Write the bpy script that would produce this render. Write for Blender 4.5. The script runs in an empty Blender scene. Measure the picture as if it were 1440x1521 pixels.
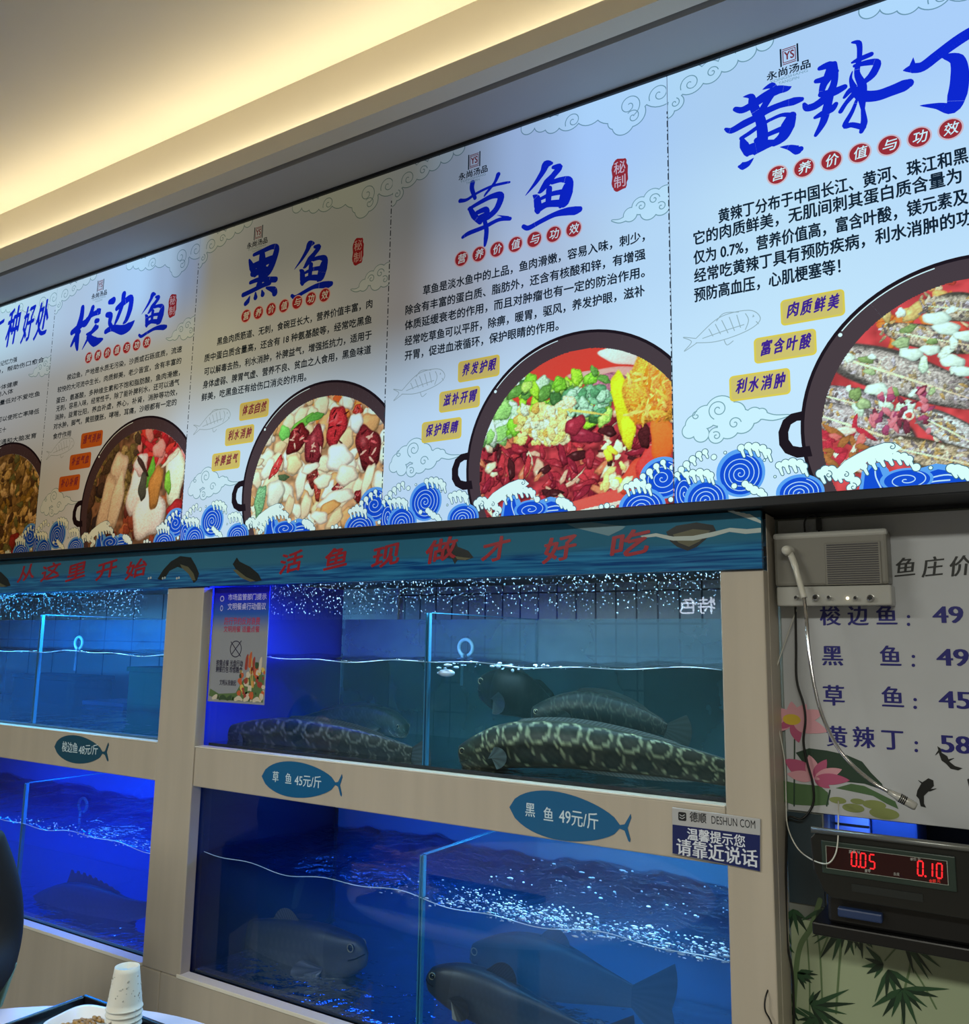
import bpy, bmesh, math, random
import numpy as np
from mathutils import Vector, Matrix
from math import sin, cos, pi, radians

random.seed(7); np.random.seed(7)
S = bpy.context.scene
COL = S.collection

# ------------------------------------------------------------------ camera
IW, IH, F = 1440, 1521, 1288.1
CAM = Vector((0, -1.8, 1.6)); YAW, PIT, ROL = -0.562693, 0.149431, 0.0147195
fw = Vector((sin(YAW)*cos(PIT), cos(YAW)*cos(PIT), sin(PIT)))
rt = Vector((cos(YAW), -sin(YAW), 0)); up = rt.cross(fw)
rt, up = rt*cos(ROL)+up*sin(ROL), -rt*sin(ROL)+up*cos(ROL)
cd = bpy.data.cameras.new('camera'); cam = bpy.data.objects.new('camera', cd); COL.objects.link(cam)
cd.sensor_fit = 'HORIZONTAL'; cd.sensor_width = 36; cd.lens = F/IW*36; cd.clip_start = .02
m = Matrix.Identity(4)
for i in range(3):
    m[i][0] = rt[i]; m[i][1] = up[i]; m[i][2] = -fw[i]; m[i][3] = CAM[i]
cam.matrix_world = m
S.camera = cam

# ------------------------------------------------------------------ world, exposure, lights
S.view_settings.view_transform = 'Standard'; S.view_settings.look = 'None'
S.view_settings.exposure = 0; S.view_settings.gamma = 1; S.view_settings.use_curve_mapping = False
w = bpy.data.worlds.new('world'); S.world = w; w.use_nodes = True
w.node_tree.nodes['Background'].inputs[0].default_value = (1, .93, .80, 1)
w.node_tree.nodes['Background'].inputs[1].default_value = .16
try:
    S.cycles.use_denoising = True
    S.cycles.max_bounces = 10; S.cycles.transparent_max_bounces = 24
    S.cycles.volume_bounces = 1; S.cycles.sample_clamp_indirect = 4
except Exception: pass

def area(name, loc, size, power, color, direction=(0, 0, -1)):
    l = bpy.data.lights.new(name, 'AREA'); l.shape = 'RECTANGLE'; l.size, l.size_y = size
    l.energy = power; l.color = color
    o = bpy.data.objects.new(name, l); COL.objects.link(o); o.location = loc
    o.rotation_euler = Vector(direction).to_track_quat('-Z', 'Y').to_euler()
    return o
# two added area lights filling the dining room from behind the viewer
area('room_fill_light', (-2.6, -3.2, 3.0), (1.6, .5), 98, (1, .99, .88))
area('room_fill_light', (.6, -3.2, 3.0), (1.6, .5), 90, (1, .99, .88))
# cove light strip resting on the ledge of the bulkhead (the strip lamp is at the ceiling builder)
COVE_POWER = 10.5

# ------------------------------------------------------------------ helpers
def lin(c):
    return tuple((x/255/12.92 if x/255 <= .04045 else ((x/255+.055)/1.055)**2.4) for x in c)
def ray(px, py): return fw*F + rt*(px-IW/2) - up*(py-IH/2)
def PY(px, py, y=0.0):
    d = ray(px, py); return CAM + d*((y-CAM.y)/d.y)
def PZ(px, py, z):
    d = ray(px, py); return CAM + d*((z-CAM.z)/d.z)

def link(name, me, mat=None, parent=None):
    o = bpy.data.objects.new(name, me); COL.objects.link(o)
    if mat is not None:
        for mm in (mat if isinstance(mat, (list, tuple)) else [mat]): me.materials.append(mm)
    if parent is not None: o.parent = parent
    return o
def tag(o, label=None, cat=None, group=None, kind=None):
    if label: o['label'] = label
    if cat: o['category'] = cat
    if group: o['group'] = group
    if kind: o['kind'] = kind
    return o
def thing(name, label, cat, loc=(0, 0, 0), group=None):
    o = bpy.data.objects.new(name, None); COL.objects.link(o); o.location = loc
    o.empty_display_size = .05
    return tag(o, label, cat, group)

class MB:
    """collects geometry of ONE mesh (world coordinates)"""
    def __init__(s): s.v = []; s.f = []; s.m = []; s.c = []; s.smooth = False
    def add(s, vs, fs, mi=0):
        b = len(s.v); s.v += [tuple(p) for p in vs]
        for f in fs: s.f.append([b+i for i in f]); s.m.append(mi)
        return s
    def box(s, a, b, mi=0):
        (x0, y0, z0), (x1, y1, z1) = a, b
        vs = [(x0,y0,z0),(x1,y0,z0),(x1,y1,z0),(x0,y1,z0),(x0,y0,z1),(x1,y0,z1),(x1,y1,z1),(x0,y1,z1)]
        return s.add(vs, [(0,3,2,1),(4,5,6,7),(0,1,5,4),(1,2,6,5),(2,3,7,6),(3,0,4,7)], mi)
    def tube(s, pts, r, n=10, mi=0, cap=True):
        pts = [Vector(p) for p in pts]; k = len(pts)
        rs = r if isinstance(r, (list, tuple)) else [r]*k
        vs = []; fs = []; prev = None
        for i, p in enumerate(pts):
            t = (pts[min(i+1, k-1)]-pts[max(i-1, 0)]).normalized()
            a = prev if prev is not None else (Vector((0, 0, 1)) if abs(t.z) < .9 else Vector((1, 0, 0)))
            a = (a - t*a.dot(t)).normalized(); b = t.cross(a); prev = a
            for j in range(n):
                g = 2*pi*j/n; vs.append(p+(a*cos(g)+b*sin(g))*rs[i])
        for i in range(k-1):
            for j in range(n):
                fs.append((i*n+j, i*n+(j+1) % n, (i+1)*n+(j+1) % n, (i+1)*n+j))
        if cap: fs.append(tuple(range(n))[::-1]); fs.append(tuple(range((k-1)*n, k*n)))
        return s.add(vs, fs, mi)
    def lathe(s, c, prof, n=28, mi=0, axis=(0, 0, 1)):
        ax = Vector(axis).normalized(); a = Vector((1, 0, 0)) if abs(ax.x) < .9 else Vector((0, 0, 1))
        a = (a-ax*a.dot(ax)).normalized(); b = ax.cross(a); c = Vector(c); vs = []; fs = []
        for r, h in prof:
            for j in range(n): vs.append(c+ax*h+(a*cos(2*pi*j/n)+b*sin(2*pi*j/n))*max(r, 1e-5))
        for i in range(len(prof)-1):
            for j in range(n): fs.append((i*n+j, i*n+(j+1) % n, (i+1)*n+(j+1) % n, (i+1)*n+j))
        return s.add(vs, fs, mi)
    def ball(s, c, r, seg=10, ring=6, mi=0):
        rr = r if isinstance(r, (tuple, list)) else (r, r, r); vs = []; fs = []
        for i in range(ring+1):
            t = pi*i/ring
            for j in range(seg):
                g = 2*pi*j/seg; vs.append((c[0]+rr[0]*sin(t)*cos(g), c[1]+rr[1]*sin(t)*sin(g), c[2]+rr[2]*cos(t)))
        for i in range(ring):
            for j in range(seg): fs.append((i*seg+j, (i+1)*seg+j, (i+1)*seg+(j+1) % seg, i*seg+(j+1) % seg))
        return s.add(vs, fs, mi)
    def prism(s, pts, y0, y1, mi=0):
        """outline in x,z extruded from y0 (front) to y1"""
        n = len(pts); vs = [(p[0], y0, p[1]) for p in pts]+[(p[0], y1, p[1]) for p in pts]
        fs = [tuple(range(n)), tuple(range(2*n-1, n-1, -1))]+[(i, n+i, n+(i+1) % n, (i+1) % n) for i in range(n)]
        return s.add(vs, fs, mi)
    def build(s, name, mat=None, parent=None, smooth=False, bevel=0, weld=False):
        me = bpy.data.meshes.new(name); me.from_pydata(s.v, [], s.f)
        o = link(name, me, mat, parent)
        if isinstance(mat, (list, tuple)) and len(mat) > 1: me.polygons.foreach_set('material_index', s.m)
        if s.c:
            ca = me.color_attributes.new('Col', 'FLOAT_COLOR', 'POINT')
            ca.data.foreach_set('color', np.array(s.c, dtype=np.float32).ravel())
        if weld or not smooth:
            pass
        if weld:
            bm = bmesh.new(); bm.from_mesh(me); bmesh.ops.remove_doubles(bm, verts=bm.verts, dist=1e-5)
            bmesh.ops.recalc_face_normals(bm, faces=bm.faces); bm.to_mesh(me); bm.free()
        if smooth: me.polygons.foreach_set('use_smooth', [True]*len(me.polygons))
        if bevel:
            md = o.modifiers.new('bevel', 'BEVEL'); md.width = bevel; md.segments = 2; md.limit_method = 'ANGLE'
        me.update()
        return o

# --- materials
def nodes(name):
    mt = bpy.data.materials.new(name); mt.use_nodes = True
    nt = mt.node_tree; return mt, nt, nt.nodes, nt.links
def pbr(name, rgb, rough=.5, metal=0, noise=0, nscale=8, bump=0, spec=.5, coat=0, stretch=(1, 1, 1), raw=False):
    mt, nt, N, L = nodes(name); b = N['Principled BSDF']
    c = rgb if raw else lin(rgb)
    b.inputs['Base Color'].default_value = (*c, 1); b.inputs['Roughness'].default_value = rough
    b.inputs['Metallic'].default_value = metal; b.inputs['Specular IOR Level'].default_value = spec
    b.inputs['Coat Weight'].default_value = coat
    if noise or bump:
        tc = N.new('ShaderNodeNewGeometry'); mp = N.new('ShaderNodeMapping'); mp.inputs['Scale'].default_value = stretch
        L.new(tc.outputs['Position'], mp.inputs['Vector'])
        n = N.new('ShaderNodeTexNoise'); n.inputs['Scale'].default_value = nscale; n.inputs['Detail'].default_value = 6
        L.new(mp.outputs[0], n.inputs['Vector'])
        if noise:
            r = N.new('ShaderNodeValToRGB'); r.color_ramp.elements[0].position = .3; r.color_ramp.elements[1].position = .7
            r.color_ramp.elements[0].color = (*[x*(1-noise) for x in c], 1); r.color_ramp.elements[1].color = (*[min(1, x*(1+noise)) for x in c], 1)
            L.new(n.outputs['Fac'], r.inputs[0]); L.new(r.outputs[0], b.inputs['Base Color'])
        if bump:
            bp = N.new('ShaderNodeBump'); bp.inputs['Strength'].default_value = bump; bp.inputs['Distance'].default_value = .01
            L.new(n.outputs['Fac'], bp.inputs['Height']); L.new(bp.outputs[0], b.inputs['Normal'])
    return mt
def emit(name, rgb, strength=1):
    mt, nt, N, L = nodes(name); N.remove(N['Principled BSDF'])
    e = N.new('ShaderNodeEmission'); e.inputs[0].default_value = (*lin(rgb), 1); e.inputs[1].default_value = strength
    L.new(e.outputs[0], N['Material Output'].inputs[0]); return mt
def vcol(name, rough=.5, spec=.5, gain=1, coat=0, sss=0):
    mt, nt, N, L = nodes(name); b = N['Principled BSDF']; a = N.new('ShaderNodeAttribute'); a.attribute_name = 'Col'
    L.new(a.outputs['Color'], b.inputs['Base Color']); b.inputs['Roughness'].default_value = rough
    b.inputs['Specular IOR Level'].default_value = spec; b.inputs['Coat Weight'].default_value = coat
    return mt

M = {}
M['frame'] = pbr('beige_board', (180, 171, 155), .45, noise=.06, nscale=3, stretch=(6, 6, .5))
M['frame_edge'] = pbr('pale_edge_strip', (225, 222, 208), .4)
M['black'] = pbr('black_plastic', (14, 14, 15), .35)
M['dark'] = pbr('dark_trim', (16, 17, 20), .5)
M['alu'] = pbr('dark_aluminium', (40, 42, 46), .35, metal=.6)
M['ceil'] = pbr('ceiling_paint', (222, 214, 196), .9, noise=.02, nscale=3)
M['soffit'] = pbr('soffit_paint', (180, 180, 182), .7, noise=.03, nscale=4)
M['wall'] = pbr('wall_paint', (120, 116, 104), .8, noise=.04)
M['floor'] = pbr('floor_tile', (110, 104, 96), .35, noise=.06)
M['white'] = pbr('white_plastic', (225, 224, 220), .4)

# ------------------------------------------------------------------ light box: shared backlight
YS = -.05                                   # plane of the printed light box face
PW, XS = .7925, [-3.796, -3.0035, -2.2105, -1.420, -.627]   # panel width and left edges
ZB, ZT = 1.897, 2.888
def backlight_group():
    g = bpy.data.node_groups.new('uneven_backlight', 'ShaderNodeTree')
    g.interface.new_socket('Color', in_out='OUTPUT', socket_type='NodeSocketColor')
    N, L = g.nodes, g.links
    geo = N.new('ShaderNodeNewGeometry'); sp = N.new('ShaderNodeSeparateXYZ'); L.new(geo.outputs['Position'], sp.inputs[0])
    mu = N.new('ShaderNodeMapRange'); mu.inputs[1].default_value = -3.4; mu.inputs[2].default_value = 0
    L.new(sp.outputs['X'], mu.inputs[0])
    # tubes behind the face: bright on the right, failing on the left (three heights)
    rows = {
     'top': [(-3.4,(178,212,232)),(-3.05,(172,200,226)),(-2.9,(170,194,221)),(-2.52,(168,204,242)),(-2.38,(150,175,208)),(-2.26,(125,140,165)),(-2.13,(128,124,110)),(-1.85,(112,109,96)),(-1.58,(107,104,90)),(-1.37,(99,99,97)),(-1.22,(112,124,142)),(-1.0,(146,172,214)),(-.81,(164,200,247)),(-.5,(169,205,241)),(-.08,(170,207,250))],
     'mid': [(-3.4,(150,152,154)),(-2.97,(146,146,142)),(-2.6,(156,150,134)),(-2.25,(157,151,129)),(-2.12,(155,149,124)),(-1.8,(140,134,116)),(-1.5,(122,118,106)),(-1.38,(118,114,110)),(-1.2,(146,152,164)),(-1.0,(166,184,212)),(-.66,(180,215,246)),(-.4,(188,224,248)),(-.08,(184,220,250))],
     'bot': [(-3.4,(130,120,102)),(-3.0,(138,126,104)),(-2.9,(142,128,106)),(-2.6,(158,148,130)),(-2.4,(178,182,182)),(-2.2,(190,212,232)),(-2.0,(190,218,237)),(-1.5,(182,206,228)),(-1.33,(182,212,240)),(-1.0,(190,222,248)),(-.58,(196,231,254)),(-.08,(196,232,254))]}
    outs = []
    for k in ('bot', 'mid', 'top'):
        r = N.new('ShaderNodeValToRGB'); cr = r.color_ramp; cr.interpolation = 'EASE'
        st = [((x+3.4)/3.4, (*lin(c), 1)) for x, c in rows[k]]
        cr.elements[0].position, cr.elements[0].color = st[0]; cr.elements[1].position, cr.elements[1].color = st[-1]
        for p, c in st[1:-1]: e = cr.elements.new(p); e.color = c
        L.new(mu.outputs[0], r.inputs[0]); outs.append(r.outputs[0])
    def mix(a, b, z0, z1):
        mr = N.new('ShaderNodeMapRange'); mr.interpolation_type = 'SMOOTHSTEP'
        mr.inputs[1].default_value = z0; mr.inputs[2].default_value = z1; L.new(sp.outputs['Z'], mr.inputs[0])
        mx = N.new('ShaderNodeMix'); mx.data_type = 'RGBA'; L.new(mr.outputs[0], mx.inputs[0]); L.new(a, mx.inputs[6]); L.new(b, mx.inputs[7])
        return mx.outputs[2]
    c = mix(mix(outs[0], outs[1], 2.12, 2.48), outs[2], 2.5, 2.77)
    go = N.new('NodeGroupOutput'); L.new(c, go.inputs[0])
    return g
BL = backlight_group()
REF = lin((182, 212, 247))
def art(name, rgb=None):
    """ink on the lit face: emission = backlight x ink"""
    mt, nt, N, L = nodes(name); N.remove(N['Principled BSDF'])
    g = N.new('ShaderNodeGroup'); g.node_tree = BL
    mx = N.new('ShaderNodeMix'); mx.data_type = 'RGBA'; mx.blend_type = 'MULTIPLY'; mx.inputs[0].default_value = 1
    L.new(g.outputs[0], mx.inputs[6])
    if rgb is None:
        a = N.new('ShaderNodeAttribute'); a.attribute_name = 'Col'; L.new(a.outputs['Color'], mx.inputs[7])
    else:
        l = lin(rgb); mx.inputs[7].default_value = (*[min(1.25, l[i]/REF[i]) for i in range(3)], 1)
    e = N.new('ShaderNodeEmission'); L.new(mx.outputs[2], e.inputs[0])
    L.new(e.outputs[0], N['Material Output'].inputs[0]); return mt
A = {k: art('ink_'+k, c) for k, c in dict(
    face=(182, 212, 247), blue=(14, 40, 205), text=(18, 34, 52), red=(150, 44, 56), pink=(228, 178, 196), white=(235, 245, 252),
    yellow=(190, 178, 108), yellow_edge=(206, 188, 82), purple=(58, 34, 140), cloud=(188, 222, 250), cloud_line=(112, 152, 172), pot=(66, 56, 66),
    pot_edge=(28, 22, 32), wave_light=(84, 150, 236), wave=(18, 72, 206), wave_line=(170, 208, 246), foam=(206, 242, 244), foam_line=(52, 96, 124), orange=(176, 96, 40),
    pencil=(138, 164, 184), maroon=(120, 52, 66), dash=(46, 58, 74)).items()}
A['dish'] = art('ink_dish')

# flat artwork on a plane -----------------------------------------------------
def clip_poly(pts, x0, x1, z0, z1):
    for ax, lim, sgn in ((0, x0, 1), (0, x1, -1), (1, z0, 1), (1, z1, -1)):
        out = []
        for i, p in enumerate(pts):
            q = pts[(i+1) % len(pts)]; dp = (p[ax]-lim)*sgn; dq = (q[ax]-lim)*sgn
            if dp >= 0: out.append(p)
            if (dp >= 0) != (dq >= 0):
                t = dp/(dp-dq); out.append((p[0]+(q[0]-p[0])*t, p[1]+(q[1]-p[1])*t))
        pts = out
        if len(pts) < 3: return []
    return pts
class Flat:
    """printed shapes on a plane y=const; origin ox added to x; optional clip rectangle"""
    def __init__(s, y, ox=0, clip=None): s.y0 = y; s.k = 0; s.ox = ox; s.clip = clip; s.v = []; s.f = []; s.m = []
    @property
    def y(s): s.k += 1; return s.y0-1.5e-5*(s.k % 24)
    def poly(s, pts, mi=0):
        pts = [(p[0]+s.ox, p[1]) for p in pts]
        if s.clip: pts = clip_poly(pts, *s.clip)
        if len(pts) < 3: return s
        yy = s.y; b = len(s.v); s.v += [(p[0], yy, p[1]) for p in pts]; s.f.append(list(range(b, b+len(pts)))); s.m.append(mi); return s
    def disc(s, c, r, mi=0, n=28, a0=0, a1=2*pi):
        rr = r if isinstance(r, tuple) else (r, r)
        return s.poly([(c[0]+rr[0]*cos(a0+(a1-a0)*i/n), c[1]+rr[1]*sin(a0+(a1-a0)*i/n)) for i in range(n+(0 if abs(a1-a0-2*pi) < 1e-6 else 1))], mi)
    def ring(s, c, r0, r1, mi=0, n=64, a0=0, a1=2*pi, c1=None):
        c1 = c1 or c
        R0 = r0 if isinstance(r0, tuple) else (r0, r0); R1 = r1 if isinstance(r1, tuple) else (r1, r1)
        for i in range(n):
            g, h = a0+(a1-a0)*i/n, a0+(a1-a0)*(i+1)/n
            s.poly([(c[0]+R0[0]*cos(g), c[1]+R0[1]*sin(g)), (c[0]+R0[0]*cos(h), c[1]+R0[1]*sin(h)),
                    (c1[0]+R1[0]*cos(h), c1[1]+R1[1]*sin(h)), (c1[0]+R1[0]*cos(g), c1[1]+R1[1]*sin(g))], mi)
        return s
    def stroke(s, pts, mi=0, caps=True, sub=5):
        """pts = (x,z,width): smooth brush stroke"""
        P = [np.array(p, float) for p in pts]
        if sub > 1 and len(P) > 2:
            Q = [P[0]]
            for i in range(len(P)-1):
                p0, p1, p2, p3 = P[max(i-1, 0)], P[i], P[i+1], P[min(i+2, len(P)-1)]
                for k in range(1, sub+1):
                    t = k/sub; q = .5*((2*p1)+(p2-p0)*t+(2*p0-5*p1+4*p2-p3)*t*t+(3*p1-p0-3*p2+p3)*t**3); q[2] = p1[2]+(p2[2]-p1[2])*t; Q.append(q)
            P = Q
        L, R = [], []
        for i, p in enumerate(P):
            d = P[min(i+1, len(P)-1)][:2]-P[max(i-1, 0)][:2]; d = d/(np.linalg.norm(d)+1e-9); n = np.array([-d[1], d[0]])*p[2]/2
            L.append(tuple(p[:2]+n)); R.append(tuple(p[:2]-n))
        for i in range(len(P)-1): s.poly([L[i], L[i+1], R[i+1], R[i]], mi)
        if caps:
            for p in (P[0], P[-1]):
                if p[2] > 0: s.disc(p[:2], p[2]/2, mi, 12)
        return s
    def text(s, t, p0, p1, h, mi=0, bold=.03, shear=0):
        """fit the text between two points of the baseline, glyph height h; bold repeats the outline"""
        vs, fs = text_geo(t, 0); xs = [v[0] for v in vs]; a, b = min(xs), max(xs)
        wb = bold*h
        sx = (p1[0]-p0[0]-wb)/(b-a); dz = (p1[1]-p0[1])/(p1[0]-p0[0]) if p1[0] != p0[0] else 0
        for ox_, oz_ in (((0, 0),) if not bold else ((0, 0), (wb, 0), (wb/2, wb/2), (wb/2, -wb/2))):
            base = len(s.v); yy = s.y
            for v in vs:
                x = (v[0]-a)*sx+ox_; z = (v[1]+.08)*h+oz_
                s.v.append((p0[0]+x+shear*z+s.ox, yy, p0[1]+z+dz*x))
            for f in fs: s.f.append([base+i for i in f]); s.m.append(mi)
        return s
    def build(s, name, mats, parent=None):
        me = bpy.data.meshes.new(name); me.from_pydata(s.v, [], s.f)
        o = link(name, me, mats, parent)
        if isinstance(mats, (list, tuple)) and len(mats) > 1: me.polygons.foreach_set('material_index', s.m)
        return o
_tc = {}
def text_geo(t, bold):
    k = (t, bold)
    if k not in _tc:
        c = bpy.data.curves.new('lettering', 'FONT'); c.body = t; c.size = 1; c.offset = bold; c.resolution_u = 3
        o = bpy.data.objects.new('lettering', c); COL.objects.link(o)
        me = bpy.data.meshes.new_from_object(o.evaluated_get(bpy.context.evaluated_depsgraph_get()))
        _tc[k] = ([tuple(v.co) for v in me.vertices], [list(p.vertices) for p in me.polygons])
        bpy.data.objects.remove(o); bpy.data.curves.remove(c); bpy.data.meshes.remove(me)
    return _tc[k]
def px2(pts, org, sc, y, ox=0):
    """traced (x,y[,width]) in an enlarged crop -> (x,z[,width]) on the plane y"""
    out = []
    for p in pts:
        q = PY(org[0]+p[0]/sc, org[1]+p[1]/sc, y)
        if len(p) == 3:
            a = PY(org[0]+(p[0]+10)/sc, org[1]+p[1]/sc, y); b = PY(org[0]+p[0]/sc, org[1]+(p[1]+10)/sc, y)
            k = ((a-q).length*(b-q).length)**.5/10
            out.append((q.x-ox, q.z, p[2]*k))
        else: out.append((q.x-ox, q.z))
    return out

# ------------------------------------------------------------------ room shell
def struct(name, mb, mat, **k):
    return tag(mb.build(name, mat, **k), kind='structure')
ZSF = 2.897                          # underside of the soffit
YL = PZ(300, 270, ZSF).y
ZC = PY(300, 246, YL).z           # top of the ledge
#                          # front of the ledge
struct('floor', MB().box((-5.2, -5.5, -.05), (2.2, 2.2, 0)), M['floor'])
zl0 = PY(300, 288, YL).z
YF = YL+.08
z_ceil = PY(300, 184, YF).z
print('ceil', ZC, zl0, z_ceil)
struct('ceiling', MB().box((-5.2, -5.5, z_ceil), (2.2, YF, z_ceil+.06)), M['ceil'])
struct('ceiling_bulkhead', MB().box((-5.2, YF, ZSF+.032), (2.2, 2.2, z_ceil+.06)), M['ceil'])
y0_, y1_ = PZ(300, 290, ZSF).y, PZ(300, 297, ZSF).y
struct('trim_1', MB().box((-5.2, YL, ZSF), (2.2, y0_, ZC-.03)).box((-5.2, YL, ZC-.03), (2.2, YL+.012, ZC)), M['ceil'])   # cove ledge
struct('trim_2', MB().box((-5.2, y0_+.0005, ZSF+.018), (2.2, y1_-.0005, ZSF+.03)), M['dark'])                             # shadow gap
struct('ceiling_soffit', MB().box((-5.2, y1_, ZSF), (2.2, .12, ZSF+.03)), M['soffit'])
struct('wall_back', MB().box((-5.2, .12, 1.89), (2.2, .2, 2.93)).box((-5.2, 1.5, 0), (2.2, 1.6, 2.93)), M['wall'])
# cove strip lamp
cl = MB().box((-5.1, YF-.03, ZC-.03), (2.1, YF-.012, ZC-.02)).build('cove_light_strip', emit('warm_strip', (255, 225, 165), 2.5))
tag(cl, 'warm light strip hidden in the ceiling cove above the menu sign', 'light strip')
cv = area('cove_light', (-1.6, YF-.04, ZC-.012), (6.8, .02), COVE_POWER, (1, .90, .66), (0, .25, 1)); cv.parent = cl

# ------------------------------------------------------------------ LIGHT BOX SIGN
sign = thing('menu_light_box', 'long backlit fish menu sign mounted above the aquariums', 'sign', (-1.8, .1, ZB))
sign.location = (0, 0, 0)
x_l, x_r = XS[0]-.8, XS[4]+PW+.4
fb = MB().box((x_l, YS+.002, ZB-.018), (x_r, .118, ZT+.012))
fb.build('housing', M['dark'], sign)
tr = MB().box((x_l, YS-.008, ZB-.02), (x_r, YS+.002, ZB)).box((x_l, YS-.008, ZT), (x_r, YS+.002, ZT+.013))
tr.build('trim_frame', M['alu'], sign, bevel=.002)
PANELN = ['ten_benefits', 'suobian_fish', 'black_fish', 'grass_carp', 'yellow_catfish']
panels = []
labels = ['leftmost panel listing benefits, cut by the frame', 'panel for the three-character fish, second from left', 'dim grey panel for black fish', 'panel for grass carp beside the brightest panel', 'brightest right panel with a whole braised fish pot']
for i, x in enumerate(XS):
    b = MB().add([(x+.0006, YS, ZB), (x+PW-.0006, YS, ZB), (x+PW-.0006, YS, ZT), (x+.0006, YS, ZT)], [(0, 1, 2, 3)])
    b.box((x+.0006, YS+.0002, ZB), (x+PW-.0006, YS+.0018, ZT))
    p = b.build('printed_panel', A['face'], sign); p['label'] = labels[i]; panels.append(p)
# blank panel further left (outside the picture)
def CL(i): return (XS[i]+.001, XS[i]+PW-.001, ZB+.0005, ZT-.0005)
LY = lambda k: YS-.0004*k

# --- printed separators
for i in range(1, 5):
    f = Flat(LY(6), XS[i]); z = ZB; k = 0
    while z < 2.80:
        l = .016 if k % 2 == 0 else .004
        f.poly([(-.0016, z), (.0016, z), (.0016, min(z+l, 2.8)), (-.0016, min(z+l, 2.8))]); z += l+.006; k += 1
    f.build('separator_dashes', A['dash'], panels[i])

# --- brush titles (traced strokes)
TA, TB, TC, TD, TE = ((1070, 50), 6.916), ((1180, 40), 5.538), ((670, 220), 6.545), ((340, 330), 6.545), ((90, 390), 7.58)
huang = [[(160,780,50),(230,790,70),(330,740,80),(450,660,95),(580,590,100),(690,570,60),(735,548,8)],
 [(240,655,5),(320,650,60),(340,720,90),(370,800,90),(420,900,100),(440,1050,110),(430,1150,110)],
 [(440,580,5),(530,540,70),(560,590,60),(500,680,70),(440,780,70),(400,860,60)],
 [(60,985,30),(120,1000,65),(250,930,80),(370,870,75),(480,800,70),(620,740,65),(760,700,85),(840,680,50)],
 [(220,1080,40),(300,1030,45),(400,960,45),(520,890,35),(640,840,40),(740,845,60)],
 [(740,850,90),(700,950,140),(650,1060,110),(560,1130,70)], [(225,1080,30),(250,1150,90),(290,1220,90)],
 [(285,1250,40),(330,1200,140),(450,1150,110),(560,1120,60),(640,1080,60)], [(380,1100,60),(500,1040,50),(640,980,60)],
 [(350,1280,3),(290,1340,60),(235,1365,85),(200,1370,30)], [(620,1170,4),(720,1175,60),(795,1200,100),(830,1190,60)]]
la = [[(185,450,40),(230,440,50),(310,410,60),(350,370,40)], [(215,345,40),(300,320,70),(290,400,80),(245,480,60),(225,560,40)],
 [(330,310,50),(340,400,50),(320,500,60),(270,580,70),(180,650,65),(110,670,60),(85,640,30)], [(225,560,50),(330,540,70),(415,500,50)],
 [(175,750,28),(230,720,50),(310,680,60),(345,640,40)], [(300,560,60),(270,680,70),(240,790,60),(180,895,30)],
 [(480,132,18),(535,140,45),(540,250,40),(520,380,45),(560,480,70),(560,560,80),(568,680,32),(578,790,55),(555,865,36)],
 [(480,298,20),(540,270,45),(635,230,42)], [(500,325,30),(600,300,50),(685,300,60),(650,390,65),(590,450,45)],
 [(482,370,8),(468,430,25),(490,500,55)], [(385,700,38),(430,630,36),(500,550,50)], [(415,585,25),(480,520,55),(560,570,95),(680,570,95),(800,530,95),(900,490,105),(945,470,80)],
 [(520,600,24),(480,700,34),(420,815,45),(480,810,45),(570,830,50)]]
ding = [[(905,362,14),(980,345,85),(1060,330,90),(1180,240,92),(1330,130,100),(1440,60,100),(1540,10,95)], [(982,258,4),(975,330,55)],
 [(1235,248,36),(1340,275,110),(1365,400,140),(1345,560,150),(1300,670,110),(1180,655,55),(1040,652,6)]]
cao = [[(95,515,40),(160,505,30),(260,440,25),(400,375,25),(520,345,26),(575,335,20)], [(215,340,50),(210,400,45),(240,490,35)],
 [(465,260,45),(430,340,30),(350,440,25),(330,470,15)], [(180,595,30),(290,530,40),(410,470,50),(490,470,70),(450,590,60),(370,670,55),(310,700,40)],
 [(190,590,40),(230,660,60),(290,720,50)], [(260,630,40),(340,600,55),(355,640,50),(290,680,55)],
 [(120,870,30),(180,830,42),(330,770,40),(470,700,36),(580,690,36)], [(455,655,3),(560,680,30)], [(330,700,40),(350,790,46),(345,880,46),(335,950,26)]]
yu = [[(730,465,5),(830,340,40),(900,230,60),(930,165,85),(985,152,30)], [(1000,190,36),(1060,190,66),(1000,270,60),(940,340,80),(880,420,45),(850,440,8)],
 [(990,335,45),(1080,310,50),(1150,325,80),(1130,430,125),(1100,530,110),(1070,570,40)], [(805,465,14),(838,490,66),(850,560,76),(852,620,50)],
 [(850,600,70),(940,550,60),(1060,540,70)], [(960,400,60),(950,540,56)], [(870,500,30),(980,450,45),(1080,430,50)],
 [(710,765,40),(760,780,48),(870,720,45),(1010,650,50),(1130,620,75),(1210,612,82),(1255,600,60)]]
hei = [[(205,370,20),(230,440,60),(260,510,50)], [(250,320,30),(340,280,40),(440,240,45),(470,270,60),(430,400,70),(390,480,70),(340,530,50)],
 [(330,300,55),(330,430,90),(320,550,66),(290,620,46)], [(240,430,45),(330,400,70),(420,360,60)], [(240,500,60),(330,470,60),(400,460,40)],
 [(215,590,32),(300,560,40),(400,560,50),(460,560,50)], [(145,710,40),(230,670,40),(330,620,40),(400,590,50)],
 [(210,720,8),(190,770,45),(168,795,40)], [(265,690,18),(265,735,45)], [(328,670,18),(335,705,45)], [(370,640,18),(440,660,58),(452,690,60)]]
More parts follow.
